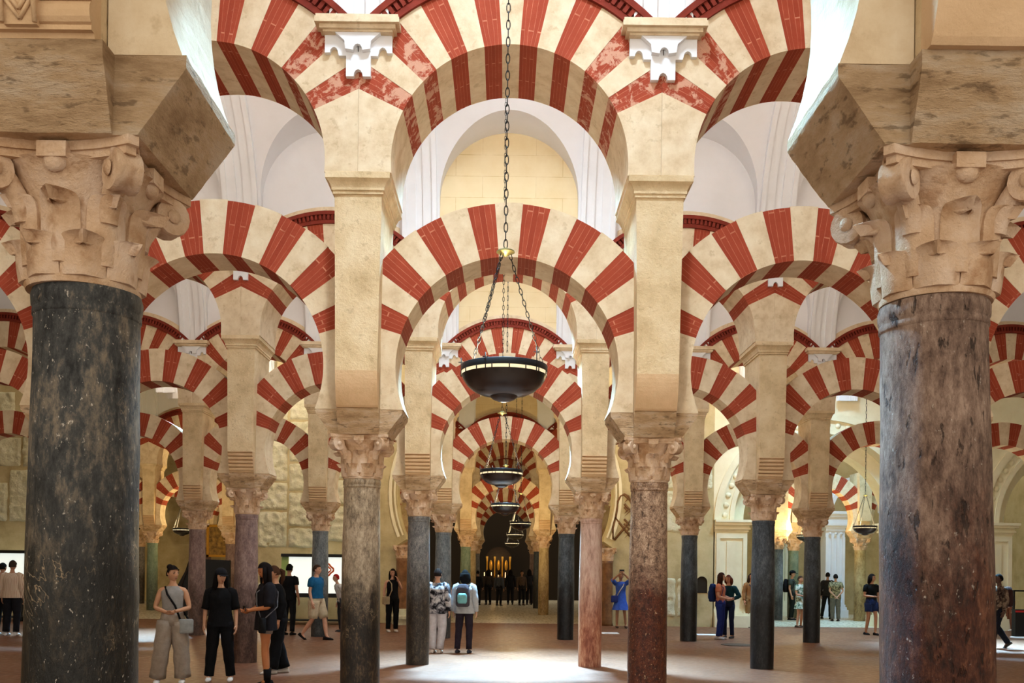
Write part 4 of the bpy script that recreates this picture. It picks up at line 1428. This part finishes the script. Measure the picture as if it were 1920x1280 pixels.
def person(label, px, py, H=1.66, face=0, tone=(206, 158, 124), hair=('short', (26, 20, 17)), top=None, bottom=None, shoes=(30, 30, 32),
           pose=None, head=(0, 0), extras=(), lean=(0, 0), at_xy=None, stout=1.0, socks=None):
    x, y = at_xy or at(px, py)
    s = H / 1.70
    th = thing('person', label, 'person', (x, y, 0), math.radians(face), 'visitors in the hall')
    J = dict(pel=(0, 0, 0.93), sp=(0, 0.005, 1.10), ch=(0, 0.01, 1.28), nk=(0, 0.012, 1.42), hd=(0, -0.005, 1.50),
             ash=(0.165, 0.01, 1.365), ael=(0.225, 0.03, 1.10), awr=(0.235, -0.04, 0.865),
             bsh=(-0.165, 0.01, 1.365), bel=(-0.225, 0.03, 1.10), bwr=(-0.235, -0.04, 0.865),
             ahp=(0.085, 0, 0.90), akn=(0.10, -0.02, 0.49), aan=(0.105, 0.025, 0.085),
             bhp=(-0.085, 0, 0.90), bkn=(-0.10, -0.02, 0.49), ban=(-0.105, 0.025, 0.085))
    J.update(pose or {})
    J = {k: Vector(v) for k, v in J.items()}
    for k in ('sp', 'ch', 'nk', 'hd', 'ash', 'bsh'):
        J[k] = J[k] + Vector((lean[0], lean[1], 0)) * (J[k].z - 0.93)
    J = {k: v * s for k, v in J.items()}
    hc = J['hd'] + Vector((0, -0.012, 0.095)) * s
    # --- skeleton grown into one surface
    vs_, es, rad = [], [], []
    def V(p, r):
        vs_.append(Vector(p)); rad.append(r * s); return len(vs_) - 1
    pel = V(J['pel'], 0.112 * stout); sp = V(J['sp'], 0.100 * stout); ch = V(J['ch'], 0.112 * stout); nk = V(J['nk'], 0.050); hd = V(J['hd'], 0.046); ht = V(hc, 0.05)
    es += [(pel, sp), (sp, ch), (ch, nk), (nk, hd), (hd, ht)]
    for q, sg in (('a', 1), ('b', -1)):
        sh = V(J[q + 'sh'], 0.052); um = V(J[q + 'sh'].lerp(J[q + 'el'], 0.5), 0.045 * stout); el = V(J[q + 'el'], 0.037); fm = V(J[q + 'el'].lerp(J[q + 'wr'], 0.35), 0.037); wr = V(J[q + 'wr'], 0.025)
        es += [(ch, sh), (sh, um), (um, el), (el, fm), (fm, wr)]
        d = (J[q + 'wr'] - J[q + 'el']).normalized()
        spd = Vector((0, 1, 0)) - d * d.y
        if spd.length < 0.3:
            spd = Vector((1, 0, 0)) - d * d.x
        spd.normalize()
        inn = d.cross(spd)
        if inn.x * sg > 0:
            inn = -inn
        W = J[q + 'wr']
        palm = V(W + d * 0.055 * s, 0.030)
        es.append((wr, palm))
        for k, L in ((-1.5, 0.058), (-0.5, 0.072), (0.5, 0.076), (1.5, 0.068)):
            b0 = W + (d * 0.095 + spd * (-k) * 0.019) * s
            f0 = V(b0, 0.0105); f1 = V(b0 + (d * L * 0.5 + inn * 0.012) * s, 0.0092); f2 = V(b0 + (d * L * 0.88 + inn * 0.035) * s, 0.008)
            es += [(palm, f0), (f0, f1), (f1, f2)]
        t0 = V(W + (d * 0.045 - spd * 0.032 + inn * 0.01) * s, 0.013); t1 = V(W + (d * 0.085 - spd * 0.046 + inn * 0.025) * s, 0.010)
        es += [(palm, t0), (t0, t1)]
        hp = V(J[q + 'hp'], 0.088 * stout); tm = V(J[q + 'hp'].lerp(J[q + 'kn'], 0.5), 0.072 * stout); kn = V(J[q + 'kn'], 0.052); cm = V(J[q + 'kn'].lerp(J[q + 'an'], 0.33), 0.052 * stout); an = V(J[q + 'an'], 0.035)
        es += [(pel, hp), (hp, tm), (tm, kn), (kn, cm), (cm, an)]
        fd = Vector((0, -1, 0)) if (q + 'to') not in J else (J[q + 'to']).normalized()
        to = V(J[q + 'an'] + (fd * 0.09 + Vector((0, 0, -0.048))) * s, 0.02)
        es.append((an, to))
    me = bpy.data.meshes.new('body')
    me.from_pydata([tuple(v) for v in vs_], es, [])
    o = put('body', me, th)
    md = o.modifiers.new('skin', 'SKIN')
    sk = me.skin_vertices[0].data if me.skin_vertices else None
    if sk is None:
        bm = bmesh.new(); bm.from_mesh(me); bm.verts.layers.skin.verify(); bm.to_mesh(me); bm.free()
        sk = me.skin_vertices[0].data
    for i, r in enumerate(rad):
        sk[i].radius = (r, r)
        sk[i].use_root = (i == 0)
    ms = o.modifiers.new('subsurf', 'SUBSURF'); ms.levels = 1; ms.render_levels = 1
    PENDING.append((o, hc, s, head, skin_mat(tone), RGB(*hair[1])))
    # --- clothes
    def ctr(z):
        z *= s
        ks = [J['pel'], J['sp'], J['ch'], J['nk']]
        if z <= ks[0].z:
            return Vector((ks[0].x, ks[0].y, z))
        for a, b in zip(ks, ks[1:]):
            if z <= b.z:
                return a.lerp(b, (z - a.z) / (b.z - a.z))
        return ks[-1]
    def oval(z, rx, ry, n=20, wav=0.0):
        c = ctr(z)
        return [(c.x + (rx * s) * math.cos(2 * PI * i / n) * (1 + wav * math.sin(6 * 2 * PI * i / n + z * 9)), c.y + (ry * s) * math.sin(2 * PI * i / n) * (1 + wav * math.sin(6 * 2 * PI * i / n + z * 9)), z * s) for i in range(n)]
    def limb(mb, names, radii, t1=1.0, n=12):
        pts = [J[k] for k in names]
        dense, rr = [], []
        for i in range(len(pts) - 1):
            for q in range(5):
                dense.append(pts[i].lerp(pts[i + 1], q / 5)); rr.append(radii[i] + (radii[i + 1] - radii[i]) * q / 5)
        dense.append(pts[-1]); rr.append(radii[-1])
        m = max(2, int(round(len(dense) * t1)))
        rr = [r * (1 + 0.05 * math.sin(i * 2.1)) for i, r in enumerate(rr)]
        mb.tube(dense[:m], [r * s for r in rr[:m]], n)
    if top:
        kind, mat = top['kind'], top['mat']
        hem = top.get('hem', 0.90)
        lo = top.get('loose', 1.0) * stout
        prof = [(0.86, 0.172, 0.125), (0.95, 0.168, 0.122), (1.06, 0.148, 0.112), (1.16, 0.150, 0.118), (1.27, 0.164, 0.130), (1.34, 0.170, 0.112)]
        rs = []
        if kind == 'dress':
            hem = top.get('hem', 0.55)
            n = 7
            for i in range(n):
                z = hem + (0.86 - hem) * i / n
                k = 1 - i / n
                rs.append(oval(z, 0.172 + top.get('flare', 0.09) * k, 0.125 + top.get('flare', 0.09) * k * 0.9, 24, 0.035 * k))
            n_ = 24
        else:
            n_ = 24
            if hem < 0.86:
                rs.append(oval(hem, 0.178 * lo, 0.13 * lo, 24, 0.02))
        for z, rx, ry in prof:
            if z >= hem - 0.01:
                rs.append(oval(z, rx * lo, ry * lo, 24, 0.012))
        if top.get('sleeve', 'short') == 'none':
            rs.append(oval(1.385, 0.125, 0.085, 24)); rs.append(oval(1.415, 0.075, 0.066, 24))
        else:
            rs.append(oval(1.385, 0.150 * lo, 0.092, 24)); rs.append(oval(1.425, 0.080, 0.070, 24))
        mb = MB().rings(rs, 0, True, False)
        if top.get('sleeve', 'short') != 'none':
            tt = {'short': 0.36, 'long': 1.0, 'elbow': 0.55}[top.get('sleeve', 'short')]
            for q in 'ab':
                J[q + 's0'] = J[q + 'sh'].lerp(J['ch'], 0.45) + Vector((0, 0, 0.03)) * s
                tt2 = (5 + 11 * tt) / 16
                limb(mb, (q + 's0', q + 'sh', q + 'el', q + 'wr'), (0.060, 0.071 * lo, 0.058 * lo, 0.042 * lo), tt2)
        mb.build(top.get('name', 'top'), mat, th)
    if bottom:
        kind, mat = bottom['kind'], bottom['mat']
        wd = bottom.get('width', 1.0)
        mb = MB()
        zt = bottom.get('waist', 1.04)
        mb.rings([oval(0.84, 0.178 * stout, 0.128 * stout), oval(0.93, 0.176 * stout, 0.126 * stout), oval(zt, 0.150 * stout, 0.112 * stout)], 0, True, True)
        if kind == 'skirt':
            mb = MB().rings([oval(bottom.get('hem', 0.6), 0.22, 0.19, 24, 0.03), oval(0.80, 0.185, 0.14, 24), oval(0.93, 0.17, 0.122, 24), oval(zt, 0.148, 0.11, 24)], 0, True, False)
        else:
            tt = 1.0 if kind == 'trousers' else bottom.get('len', 0.42)
            for q in 'ab':
                limb(mb, (q + 'hp', q + 'kn', q + 'an'), (0.100 * stout * (0.5 + wd / 2), 0.070 * wd, 0.056 * wd * bottom.get('flare', 1.0)), tt)
        mb.build({'trousers': 'trousers', 'shorts': 'shorts', 'skirt': 'skirt'}[kind], mat, th)
    # --- shoes
    for q in 'ab':
        a = J[q + 'an']
        fd = Vector((0, -1, 0)) if (q + 'to') not in J else (J[q + 'to']).normalized()
        ang = math.atan2(fd.x, -fd.y)
        R = Matrix.Rotation(ang, 3, 'Z')
        pit = math.asin(max(-1, min(1, -fd.z)))
        R = R @ Matrix.Rotation(pit, 3, 'X')
        mb = MB()
        rs = []
        for yy, hw, zt in ((0.085, 0.022, 0.03), (0.07, 0.034, 0.075), (0.02, 0.037, 0.085), (-0.04, 0.042, 0.072), (-0.10, 0.048, 0.056), (-0.15, 0.042, 0.042), (-0.178, 0.020, 0.024)):
            ring = []
            for i in range(10):
                t = 2 * PI * i / 10
                zz = (zt / 2 - 0.0) + math.sin(t) * zt / 2
                ring.append(a + (R @ Vector((hw * math.cos(t), yy, zz - 0.085))) * s)
            rs.append(ring)
        mb.rings(rs)
        if socks:
            mb.tube([a + Vector((0, 0, -0.02)) * s, a + Vector((0, 0, 0.16)) * s], [0.046 * s, 0.056 * s], 12)
        mb.build('shoe', cl(*shoes), th)
    # --- hair
    hk, hcol = hair
    R = Matrix.Rotation(math.radians(head[0]), 3, 'Z') @ Matrix.Rotation(math.radians(head[1]), 3, 'X')
    mb = MB()
    N, K = 20, 10
    v, f = [], []
    for j in range(K + 1):
        t = (0.0 + 0.60 * j / K) * PI
        for i in range(N):
            a = 2 * PI * i / N
            x_, y_, z_ = math.sin(t) * math.cos(a), math.sin(t) * math.sin(a), math.cos(t)
            if y_ < -0.25:      # hairline above the face
                z_ = max(z_, 0.42 + 0.25 * (-y_ - 0.25) * (1 if hk != 'bald' else 2.2))
            bump_ = 1.0 + 0.03 * math.sin(a * 7 + j)
            v.append(hc + (R @ Vector((x_ * 0.083 * bump_, y_ * 0.103 * bump_ + 0.004, z_ * 0.126))) * s)
    for j in range(K):
        for i in range(N):
            k = (i + 1) % N
            f.append((j * N + i, (j + 1) * N + i, (j + 1) * N + k, j * N + k))
    mb.add(v, f, 0, smooth=True)
    if hk in ('long', 'bob'):
        L = 0.34 if hk == 'long' else 0.17
        rs = []
        for i in range(8):
            t = i / 7
            c = hc + (R @ Vector((0, 0.045 + 0.02 * t, 0.05))) * s + Vector((0, 0.015 * t, -(L + 0.05) * t)) * s
            wx, wy = (0.085 + 0.028 * math.sin(t * PI)) * s, (0.060 - 0.012 * t) * s
            if i == 7:
                wx *= 0.6; wy *= 0.6
            rs.append([c + (R @ Vector((wx * math.cos(2 * PI * q / 16) * (1 + 0.05 * math.sin(5 * q + i)), wy * math.sin(2 * PI * q / 16), 0))) for q in range(16)])
        mb.rings(rs)
        for sg in (-1, 1):
            p0 = hc + (R @ Vector((sg * 0.072, -0.01, 0.05))) * s
            mb.tube([p0, p0 + Vector((sg * 0.012, 0.0, -0.10)) * s, p0 + Vector((sg * 0.02, 0.01, -L * 0.9)) * s], [0.026 * s, 0.030 * s, 0.016 * s], 8)
    elif hk == 'pony':
        p0 = hc + (R @ Vector((0, 0.10, 0.04))) * s
        mb.tube([p0, p0 + Vector((0, 0.05, -0.03)) * s, p0 + Vector((0, 0.05, -0.14)) * s, p0 + Vector((0, 0.03, -0.24)) * s], [0.025 * s, 0.04 * s, 0.035 * s, 0.012 * s], 10)
    elif hk == 'bun':
        mb.ell(hc + (R @ Vector((0, 0.09, 0.09))) * s, (0.045 * s, 0.045 * s, 0.042 * s), 10, 8)
    mb.build('hair', cl(*hcol), th)
    # --- things worn or held
    for e in extras:
        kd = e[0]
        if kd == 'cap':
            mb = MB()
            rs = []
            for z_, k in ((0.035, 1.13), (0.07, 1.12), (0.11, 0.9), (0.135, 0.5), (0.142, 0.1)):
                rs.append([hc + (R @ Vector((0.083 * k * math.cos(2 * PI * q / 18), 0.100 * k * math.sin(2 * PI * q / 18), z_))) * s for q in range(18)])
            mb.rings(rs)
            rs = []
            for yy, hw in ((-0.06, 0.07), (-0.11, 0.072), (-0.16, 0.055), (-0.18, 0.02)):
                rs.append([hc + (R @ Vector((hw * math.cos(2 * PI * q / 10), yy, 0.045 + 0.007 * math.sin(2 * PI * q / 10) + (yy + 0.06) * 0.18))) * s for q in range(10)])
            mb.rings(rs)
            mb.build('cap', cl(*e[1]), th)
        elif kd == 'backpack':
            mb = MB()
            c = (J['ch'] + J['sp']) / 2 + Vector((0, 0.20, 0.01)) * s
            rs = []
            for z_, k in ((-0.24, 0.75), (-0.21, 0.95), (-0.05, 1.0), (0.12, 0.92), (0.2, 0.7), (0.225, 0.4)):
                ring = []
                for q in range(16):
                    t = 2 * PI * q / 16
                    cx_, sy_ = math.cos(t), math.sin(t)
                    ring.append(c + Vector((0.145 * k * math.copysign(abs(cx_) ** 0.6, cx_), 0.085 * k * math.copysign(abs(sy_) ** 0.6, sy_), z_)) * s)
                rs.append(ring)
            mb.rings(rs)
            bp = mb.build('backpack', cl(*e[1]), th)
            pk = MB()
            rs = []
            for z_, k in ((-0.17, 0.8), (-0.13, 1.0), (0.0, 1.0), (0.04, 0.7)):
                rs.append([c + Vector((0.10 * k * math.cos(2 * PI * q / 14), 0.075 + 0.04 * k * math.sin(2 * PI * q / 14), z_)) * s for q in range(14)])
            pk.rings(rs)
            pk.build('pocket', cl(*(e[2] if len(e) > 2 else e[1])), bp)
            for sg in (-1, 1):
                sx = sg * 0.095
                MB().tube([c + Vector((sx, -0.06, 0.18)) * s, J['ch'] + Vector((sx * 1.15, 0.02, 0.125)) * s, J['ch'] + Vector((sx * 1.2, -0.125, 0.05)) * s, J['sp'] + Vector((sx * 1.6, -0.08, 0.02)) * s, c + Vector((sx, -0.06, -0.18)) * s], 0.016 * s, 6, flat=0.5).build('strap', cl(*e[1]), bp)
        elif kd == 'bag':       # shoulder or crossbody bag: colour, hip side (+1/-1), height, strap shoulder side
            side, z_, sh = e[2], e[3], e[4]
            c = Vector((side * 0.20, -0.10, z_)) * s
            mb = MB()
            rs = []
            for zz, k in ((-0.11, 0.9), (-0.09, 1.0), (0.08, 1.0), (0.10, 0.85)):
                rs.append([c + Vector((0.105 * k * math.copysign(abs(math.cos(2 * PI * q / 14)) ** 0.5, math.cos(2 * PI * q / 14)), 0.04 * k * math.sin(2 * PI * q / 14), zz)) * s for q in range(14)])
            mb.rings(rs)
            bg = mb.build('bag', cl(*e[1]), th)
            stc = e[5] if len(e) > 5 else e[1]
            MB().tube([c + Vector((-side * 0.08, 0, 0.09)) * s, J['sp'] + Vector((side * 0.05, -0.145, 0.03)) * s, J['ch'] + Vector((sh * 0.06, -0.155, 0.02)) * s, J['ch'] + Vector((sh * 0.105, -0.02, 0.125)) * s, J['ch'] + Vector((sh * 0.07, 0.135, 0.03)) * s, J['sp'] + Vector((side * 0.10, 0.125, 0)) * s, c + Vector((side * 0.03, 0.03, 0.09)) * s], 0.015 * s, 6, flat=0.6).build('strap', cl(*stc), bg)
        elif kd == 'phone':
            p = Vector(e[1]) * s
            mb = MB().box(-0.075 * s, 0.075 * s, -0.006, 0.006, -0.038 * s, 0.038 * s)
            mb.v = [tuple(Vector(q) + p) for q in mb.v]
            mb.build('phone', M['blackpaint'], th)
        elif kd == 'held':      # something soft held in a hand: colour, hand
            p = J[e[2] + 'wr'] + Vector((0, -0.02, -0.17)) * s
            MB().ell(p, (0.05 * s, 0.075 * s, 0.13 * s), 12, 8).build('held_cap', cl(*e[1]), th)
    return th

def finish_people():
    dg = bpy.context.evaluated_depsgraph_get()
    for o, hc, s, hd, sm, hcol in PENDING:
        me = bpy.data.meshes.new_from_object(o.evaluated_get(dg))
        mb = MB()
        mb.add([v.co for v in me.vertices], [tuple(p.vertices) for p in me.polygons], 0, smooth=True)
        head_geo(mb, hc, s, math.radians(hd[1]), math.radians(hd[0]))
        dark = tuple(0.5 * c for c in hcol[:3]) + (1,)
        out = mb.mesh('body', [sm, plain('brow_and_eye', dark, 0.5), plain('lips', RGB(150, 84, 74), 0.5)], sharp=None)
        o.modifiers.clear()
        old = o.data
        o.data = out
        bpy.data.meshes.remove(old)
        bpy.data.meshes.remove(me)

BLK = cl(20, 20, 22)
JEAN = cl(40, 52, 84)
REACH = dict(ael=(0.24, -0.02, 1.10), awr=(0.08, -0.22, 1.06), bel=(-0.24, -0.02, 1.10), bwr=(-0.06, -0.22, 1.04))
STRIDE = dict(akn=(0.095, -0.16, 0.50), aan=(0.10, -0.22, 0.085), bkn=(-0.095, 0.02, 0.49), ban=(-0.10, 0.30, 0.13), bto=(0, -0.8, -0.5))

person('woman in a grey sleeveless top and wide grey trousers with a crossbody bag', 322, 1280, 1.64, 12, (196, 146, 112), ('bun', (24, 18, 15)),
       dict(kind='top', mat=cl(150, 146, 142), sleeve='none', hem=0.98), dict(kind='trousers', mat=cl(158, 144, 130), width=1.65, flare=1.25), (225, 222, 218),
       dict(REACH, akn=(0.13, -0.02, 0.49), aan=(0.15, 0.02, 0.085), bkn=(-0.14, -0.06, 0.49), ban=(-0.20, 0.0, 0.085)), (40, 6), (('bag', (150, 152, 150), 1, 0.84, -1, (24, 24, 26)),))
person('person dressed in black with a black cap and long dark hair', 412, 1276, 1.60, 10, (200, 150, 118), ('long', (20, 16, 15)),
       dict(kind='top', mat=BLK, sleeve='elbow', hem=0.84, loose=1.12), dict(kind='trousers', mat=BLK, width=1.25), (224, 222, 220),
       dict(akn=(0.12, -0.02, 0.49), aan=(0.16, 0.02, 0.085), bkn=(-0.12, -0.03, 0.49), ban=(-0.16, 0.0, 0.085)), (25, 4), (('cap', (30, 30, 34)),))
person('woman in a long black shirt with bare legs and boots looking at her phone', 497, 1286, 1.70, -62, (190, 120, 74), ('long', (22, 15, 14)),
       dict(kind='top', mat=cl(30, 28, 32), sleeve='elbow', hem=0.78, loose=1.18), dict(kind='shorts', mat=cl(150, 140, 132), len=0.28), (18, 17, 17),
       dict(REACH, akn=(0.07, -0.03, 0.49), aan=(0.07, 0.01, 0.085), bkn=(-0.07, 0.02, 0.49), ban=(-0.07, 0.05, 0.085)), (0, 22), (('bag', (30, 30, 32), 1, 0.86, 1, (120, 120, 124)), ('phone', (0.01, -0.30, 1.08))), socks=True)
person('woman in black with tied brown hair leaning over her friend\'s shoulder', 522, 1262, 1.66, -68, (206, 150, 116), ('pony', (70, 44, 28)),
       dict(kind='top', mat=BLK, sleeve='long', hem=0.95), dict(kind='trousers', mat=BLK, width=1.35, flare=1.3), (214, 208, 202),
       dict(akn=(0.09, -0.05, 0.49), aan=(0.10, -0.12, 0.085), bkn=(-0.09, 0.0, 0.49), ban=(-0.10, 0.10, 0.085)), (0, 12), (), (0, -0.12))
person('man in black seen from behind beyond the group of women', 541, 1190, 1.74, 165, (190, 140, 110), ('short', (20, 17, 15)),
       dict(kind='top', mat=BLK, sleeve='short', hem=0.86, loose=1.1), dict(kind='trousers', mat=cl(28, 28, 32)), (24, 24, 26))
person('man in a blue t-shirt and beige shorts walking past a column', 592, 1199, 1.72, 68, (214, 164, 138), ('short', (56, 38, 28)),
       dict(kind='top', mat=cl(32, 92, 136), sleeve='short', hem=0.88, loose=1.1), dict(kind='shorts', mat=cl(206, 190, 162), len=0.52, width=1.5), (28, 28, 30),
       STRIDE, (8, 0), (('held', (44, 30, 44), 'a'),), stout=1.15)
person('dark haired woman in a black tank top with a beige shoulder bag', 735, 1184, 1.66, 20, (206, 156, 130), ('long', (24, 18, 16)),
       dict(kind='top', mat=BLK, sleeve='none', hem=0.9), dict(kind='trousers', mat=BLK, width=1.15), (226, 222, 214),
       dict(ael=(0.25, 0.0, 1.16), awr=(0.12, -0.12, 1.40)), (-35, 6), (('bag', (176, 156, 124), -1, 0.86, -1),))
person('visitor in a black and white patterned jacket half behind a grey column', 819, 1224, 1.66, 170, (200, 150, 120), ('short', (40, 30, 26)),
       dict(kind='top', mat=pattern('patterned_jacket', (RGB(28, 26, 30), RGB(120, 116, 122), RGB(196, 190, 190)), 9), sleeve='long', hem=0.80, loose=1.2), dict(kind='trousers', mat=cl(206, 200, 204), width=1.3), (220, 208, 196),
       dict(aan=(0.08, 0.02, 0.085), ban=(-0.06, 0.0, 0.085)))
person('visitor in a pale grey hooded jacket with a small grey backpack', 870, 1224, 1.64, 172, (200, 150, 120), ('bob', (18, 16, 16)),
       dict(kind='top', mat=cl(176, 176, 178), sleeve='long', hem=0.82, loose=1.22), dict(kind='trousers', mat=cl(44, 36, 44), width=1.05), (50, 48, 56),
       dict(akn=(0.12, -0.02, 0.49), aan=(0.14, 0.02, 0.085)), (20, 0), (('backpack', (70, 64, 70), (120, 176, 178)),))
person('man standing behind the blue grey column in the central aisle', 845, 1186, 1.74, 20, (206, 158, 130), ('short', (30, 24, 20)),
       dict(kind='top', mat=cl(120, 92, 60), sleeve='short'), dict(kind='trousers', mat=cl(40, 40, 46)), at_xy=(-1.62, 25.6))
person('woman in a short blue dress raising her phone to take a picture', 1163, 1177, 1.64, 0, (172, 122, 92), ('pony', (40, 28, 22)),
       dict(kind='dress', mat=cl(62, 96, 190), sleeve='elbow', hem=0.56, flare=0.10), None, (70, 50, 40),
       dict(ael=(0.27, -0.12, 1.48), awr=(0.07, -0.22, 1.66), bel=(-0.27, -0.12, 1.48), bwr=(-0.07, -0.22, 1.66), aan=(0.17, 0, 0.085), akn=(0.12, -0.02, 0.49)), (0, 0), (('phone', (0, -0.24, 1.76)), ('bag', (40, 50, 110), -1, 0.9, 1, (210, 200, 190))))
person('woman in a coral top and blue leggings with a navy backpack', 1350, 1198, 1.66, 60, (204, 150, 120), ('long', (58, 32, 22)),
       dict(kind='top', mat=cl(206, 124, 92), sleeve='short', hem=0.95), dict(kind='trousers', mat=cl(36, 48, 110), width=0.95), (190, 186, 190),
       dict(REACH), (20, 4), (('backpack', (34, 50, 96)),))
person('woman in dark teal with red hair facing her friend', 1365, 1196, 1.60, -35, (204, 150, 120), ('bob', (96, 44, 28)),
       dict(kind='top', mat=cl(24, 58, 66), sleeve='long', hem=0.92), dict(kind='trousers', mat=cl(28, 36, 62), width=0.95), (60, 60, 64),
       dict(ael=(0.30, 0.02, 1.14), awr=(0.16, -0.14, 1.06)), (0, 4))
person('visitor with brown hair half hidden behind the black column', 1407, 1176, 1.66, 10, (196, 142, 110), ('long', (54, 34, 24)),
       dict(kind='top', mat=cl(150, 104, 64), sleeve='long', hem=0.9), dict(kind='trousers', mat=cl(140, 104, 66)), (40, 36, 34), extras=(('bag', (34, 34, 60), 1, 0.95, -1),))
person('man in a black cap and dark clothes with a black backpack in the chapel', 1484, 1162, 1.78, 60, (196, 146, 116), ('short', (24, 20, 18)),
       dict(kind='top', mat=cl(64, 70, 62), sleeve='short', hem=0.88), dict(kind='trousers', mat=cl(30, 34, 30)), (30, 28, 28), None, (0, 0), (('cap', (22, 22, 24)), ('backpack', (26, 26, 28))))
person('woman in a patterned green dress at the chapel opening', 1499, 1176, 1.60, 40, (196, 146, 116), ('short', (60, 44, 34)),
       dict(kind='dress', mat=pattern('leafy_dress', (RGB(60, 84, 70), RGB(140, 160, 140), RGB(206, 212, 200)), 12), sleeve='short', hem=0.62, flare=0.05), None, (80, 64, 54), dict(REACH))
person('man in a checked shirt and grey trousers with hands behind his back', 1566, 1164, 1.68, 175, (196, 146, 116), ('short', (30, 26, 24)),
       dict(kind='top', mat=pattern('checked_shirt', (RGB(70, 66, 50), RGB(120, 112, 84), RGB(168, 158, 122)), 22), sleeve='short', hem=0.84, loose=1.15), dict(kind='trousers', mat=cl(110, 108, 100), width=1.25), (60, 56, 52),
       dict(ael=(0.24, 0.10, 1.10), awr=(0.05, 0.16, 0.90), bel=(-0.24, 0.10, 1.10), bwr=(-0.05, 0.16, 0.90)))
person('man in dark clothes beside the man in the checked shirt', 1551, 1160, 1.74, 150, (190, 140, 110), ('short', (24, 20, 18)),
       dict(kind='top', mat=cl(44, 40, 38), sleeve='long', hem=0.84, loose=1.1), dict(kind='trousers', mat=cl(28, 28, 30)), (24, 24, 24), dict(aan=(0.2, 0, 0.085), akn=(0.15, -0.02, 0.49)))
person('woman in a black v-neck top and denim shorts walking forward', 1633, 1190, 1.68, 12, (190, 138, 108), ('bob', (26, 18, 16)),
       dict(kind='top', mat=BLK, sleeve='short', hem=0.9), dict(kind='shorts', mat=cl(36, 50, 92), len=0.36, width=1.3), (26, 26, 28),
       dict(bel=(-0.22, 0.0, 1.10), bwr=(-0.08, -0.22, 1.08), akn=(0.08, -0.10, 0.50), aan=(0.07, -0.10, 0.085), ban=(-0.09, 0.12, 0.085)), (40, 0), (('held', (40, 40, 50), 'a'),))
person('person in a camouflage jacket with a backpack striding past the right column', 1872, 1215, 1.70, -82, (90, 62, 48), ('short', (16, 14, 13)),
       dict(kind='top', mat=pattern('camouflage', (RGB(44, 34, 30), RGB(92, 74, 62), RGB(136, 116, 98)), 10), sleeve='long', hem=0.82, loose=1.1), dict(kind='trousers', mat=cl(26, 28, 38), width=1.1), (52, 46, 42),
       STRIDE, (0, 0), (('backpack', (58, 38, 36)),))
person('man in a pale striped shirt and dark trousers at the left edge', 22, 1191, 1.74, 185, (196, 146, 116), ('short', (60, 48, 40)),
       dict(kind='top', mat=pattern('striped_shirt', (RGB(222, 206, 186), RGB(150, 112, 92)), 16, True), sleeve='long', hem=0.86, loose=1.15), dict(kind='trousers', mat=cl(30, 30, 36), width=1.15), (210, 210, 212), stout=1.1)
person('dark haired visitor partly cut off by the left edge', 3, 1190, 1.68, 170, (190, 140, 110), ('short', (20, 18, 16)),
       dict(kind='top', mat=cl(196, 170, 160), sleeve='short', hem=0.86), dict(kind='trousers', mat=cl(26, 26, 30)), (200, 200, 202))
person('pale shirted visitor sitting beyond the barrier at the right edge', 1897, 1190, 1.30, -80, (196, 146, 116), ('short', (30, 24, 22)),
       dict(kind='top', mat=cl(216, 216, 216), sleeve='short', hem=0.86), dict(kind='trousers', mat=cl(120, 70, 48)), (220, 220, 220), at_xy=(15.55, 30.1))
person('child sized visitor in white bending over the light table behind the grey topped column', 640, 1184, 1.50, -60, (206, 158, 130), ('short', (160, 30, 30)),
       dict(kind='top', mat=cl(214, 214, 216), sleeve='long', hem=0.86), dict(kind='trousers', mat=cl(60, 60, 66)), (60, 60, 66), lean=(0, -0.3))
# the dim crowd at the end of the central aisle
for i, (xx, yy, hh, fc, c1) in enumerate(((-1.3, 47.6, 1.66, 170, (34, 34, 38)), (-0.8, 48.4, 1.72, 200, (58, 50, 46)), (-0.25, 47.2, 1.62, 150, (70, 74, 84)), (0.3, 48.8, 1.74, 180, (30, 30, 34)), (0.85, 47.9, 1.68, 20, (84, 70, 60)), (1.25, 49.0, 1.76, 190, (40, 40, 48)))):
    w_ = ['first', 'second', 'third', 'fourth', 'fifth', 'sixth'][i]
    person('%s dim figure from the left in the far crowd of the central aisle' % w_, 0, 0, hh, fc, (150, 110, 84), (('short', 'long')[i % 2], (22, 18, 16)),
           dict(kind='top', mat=cl(*c1), sleeve='long', hem=0.84), dict(kind='trousers', mat=cl(28, 28, 32)), (24, 24, 24), at_xy=(xx, yy))
finish_people()
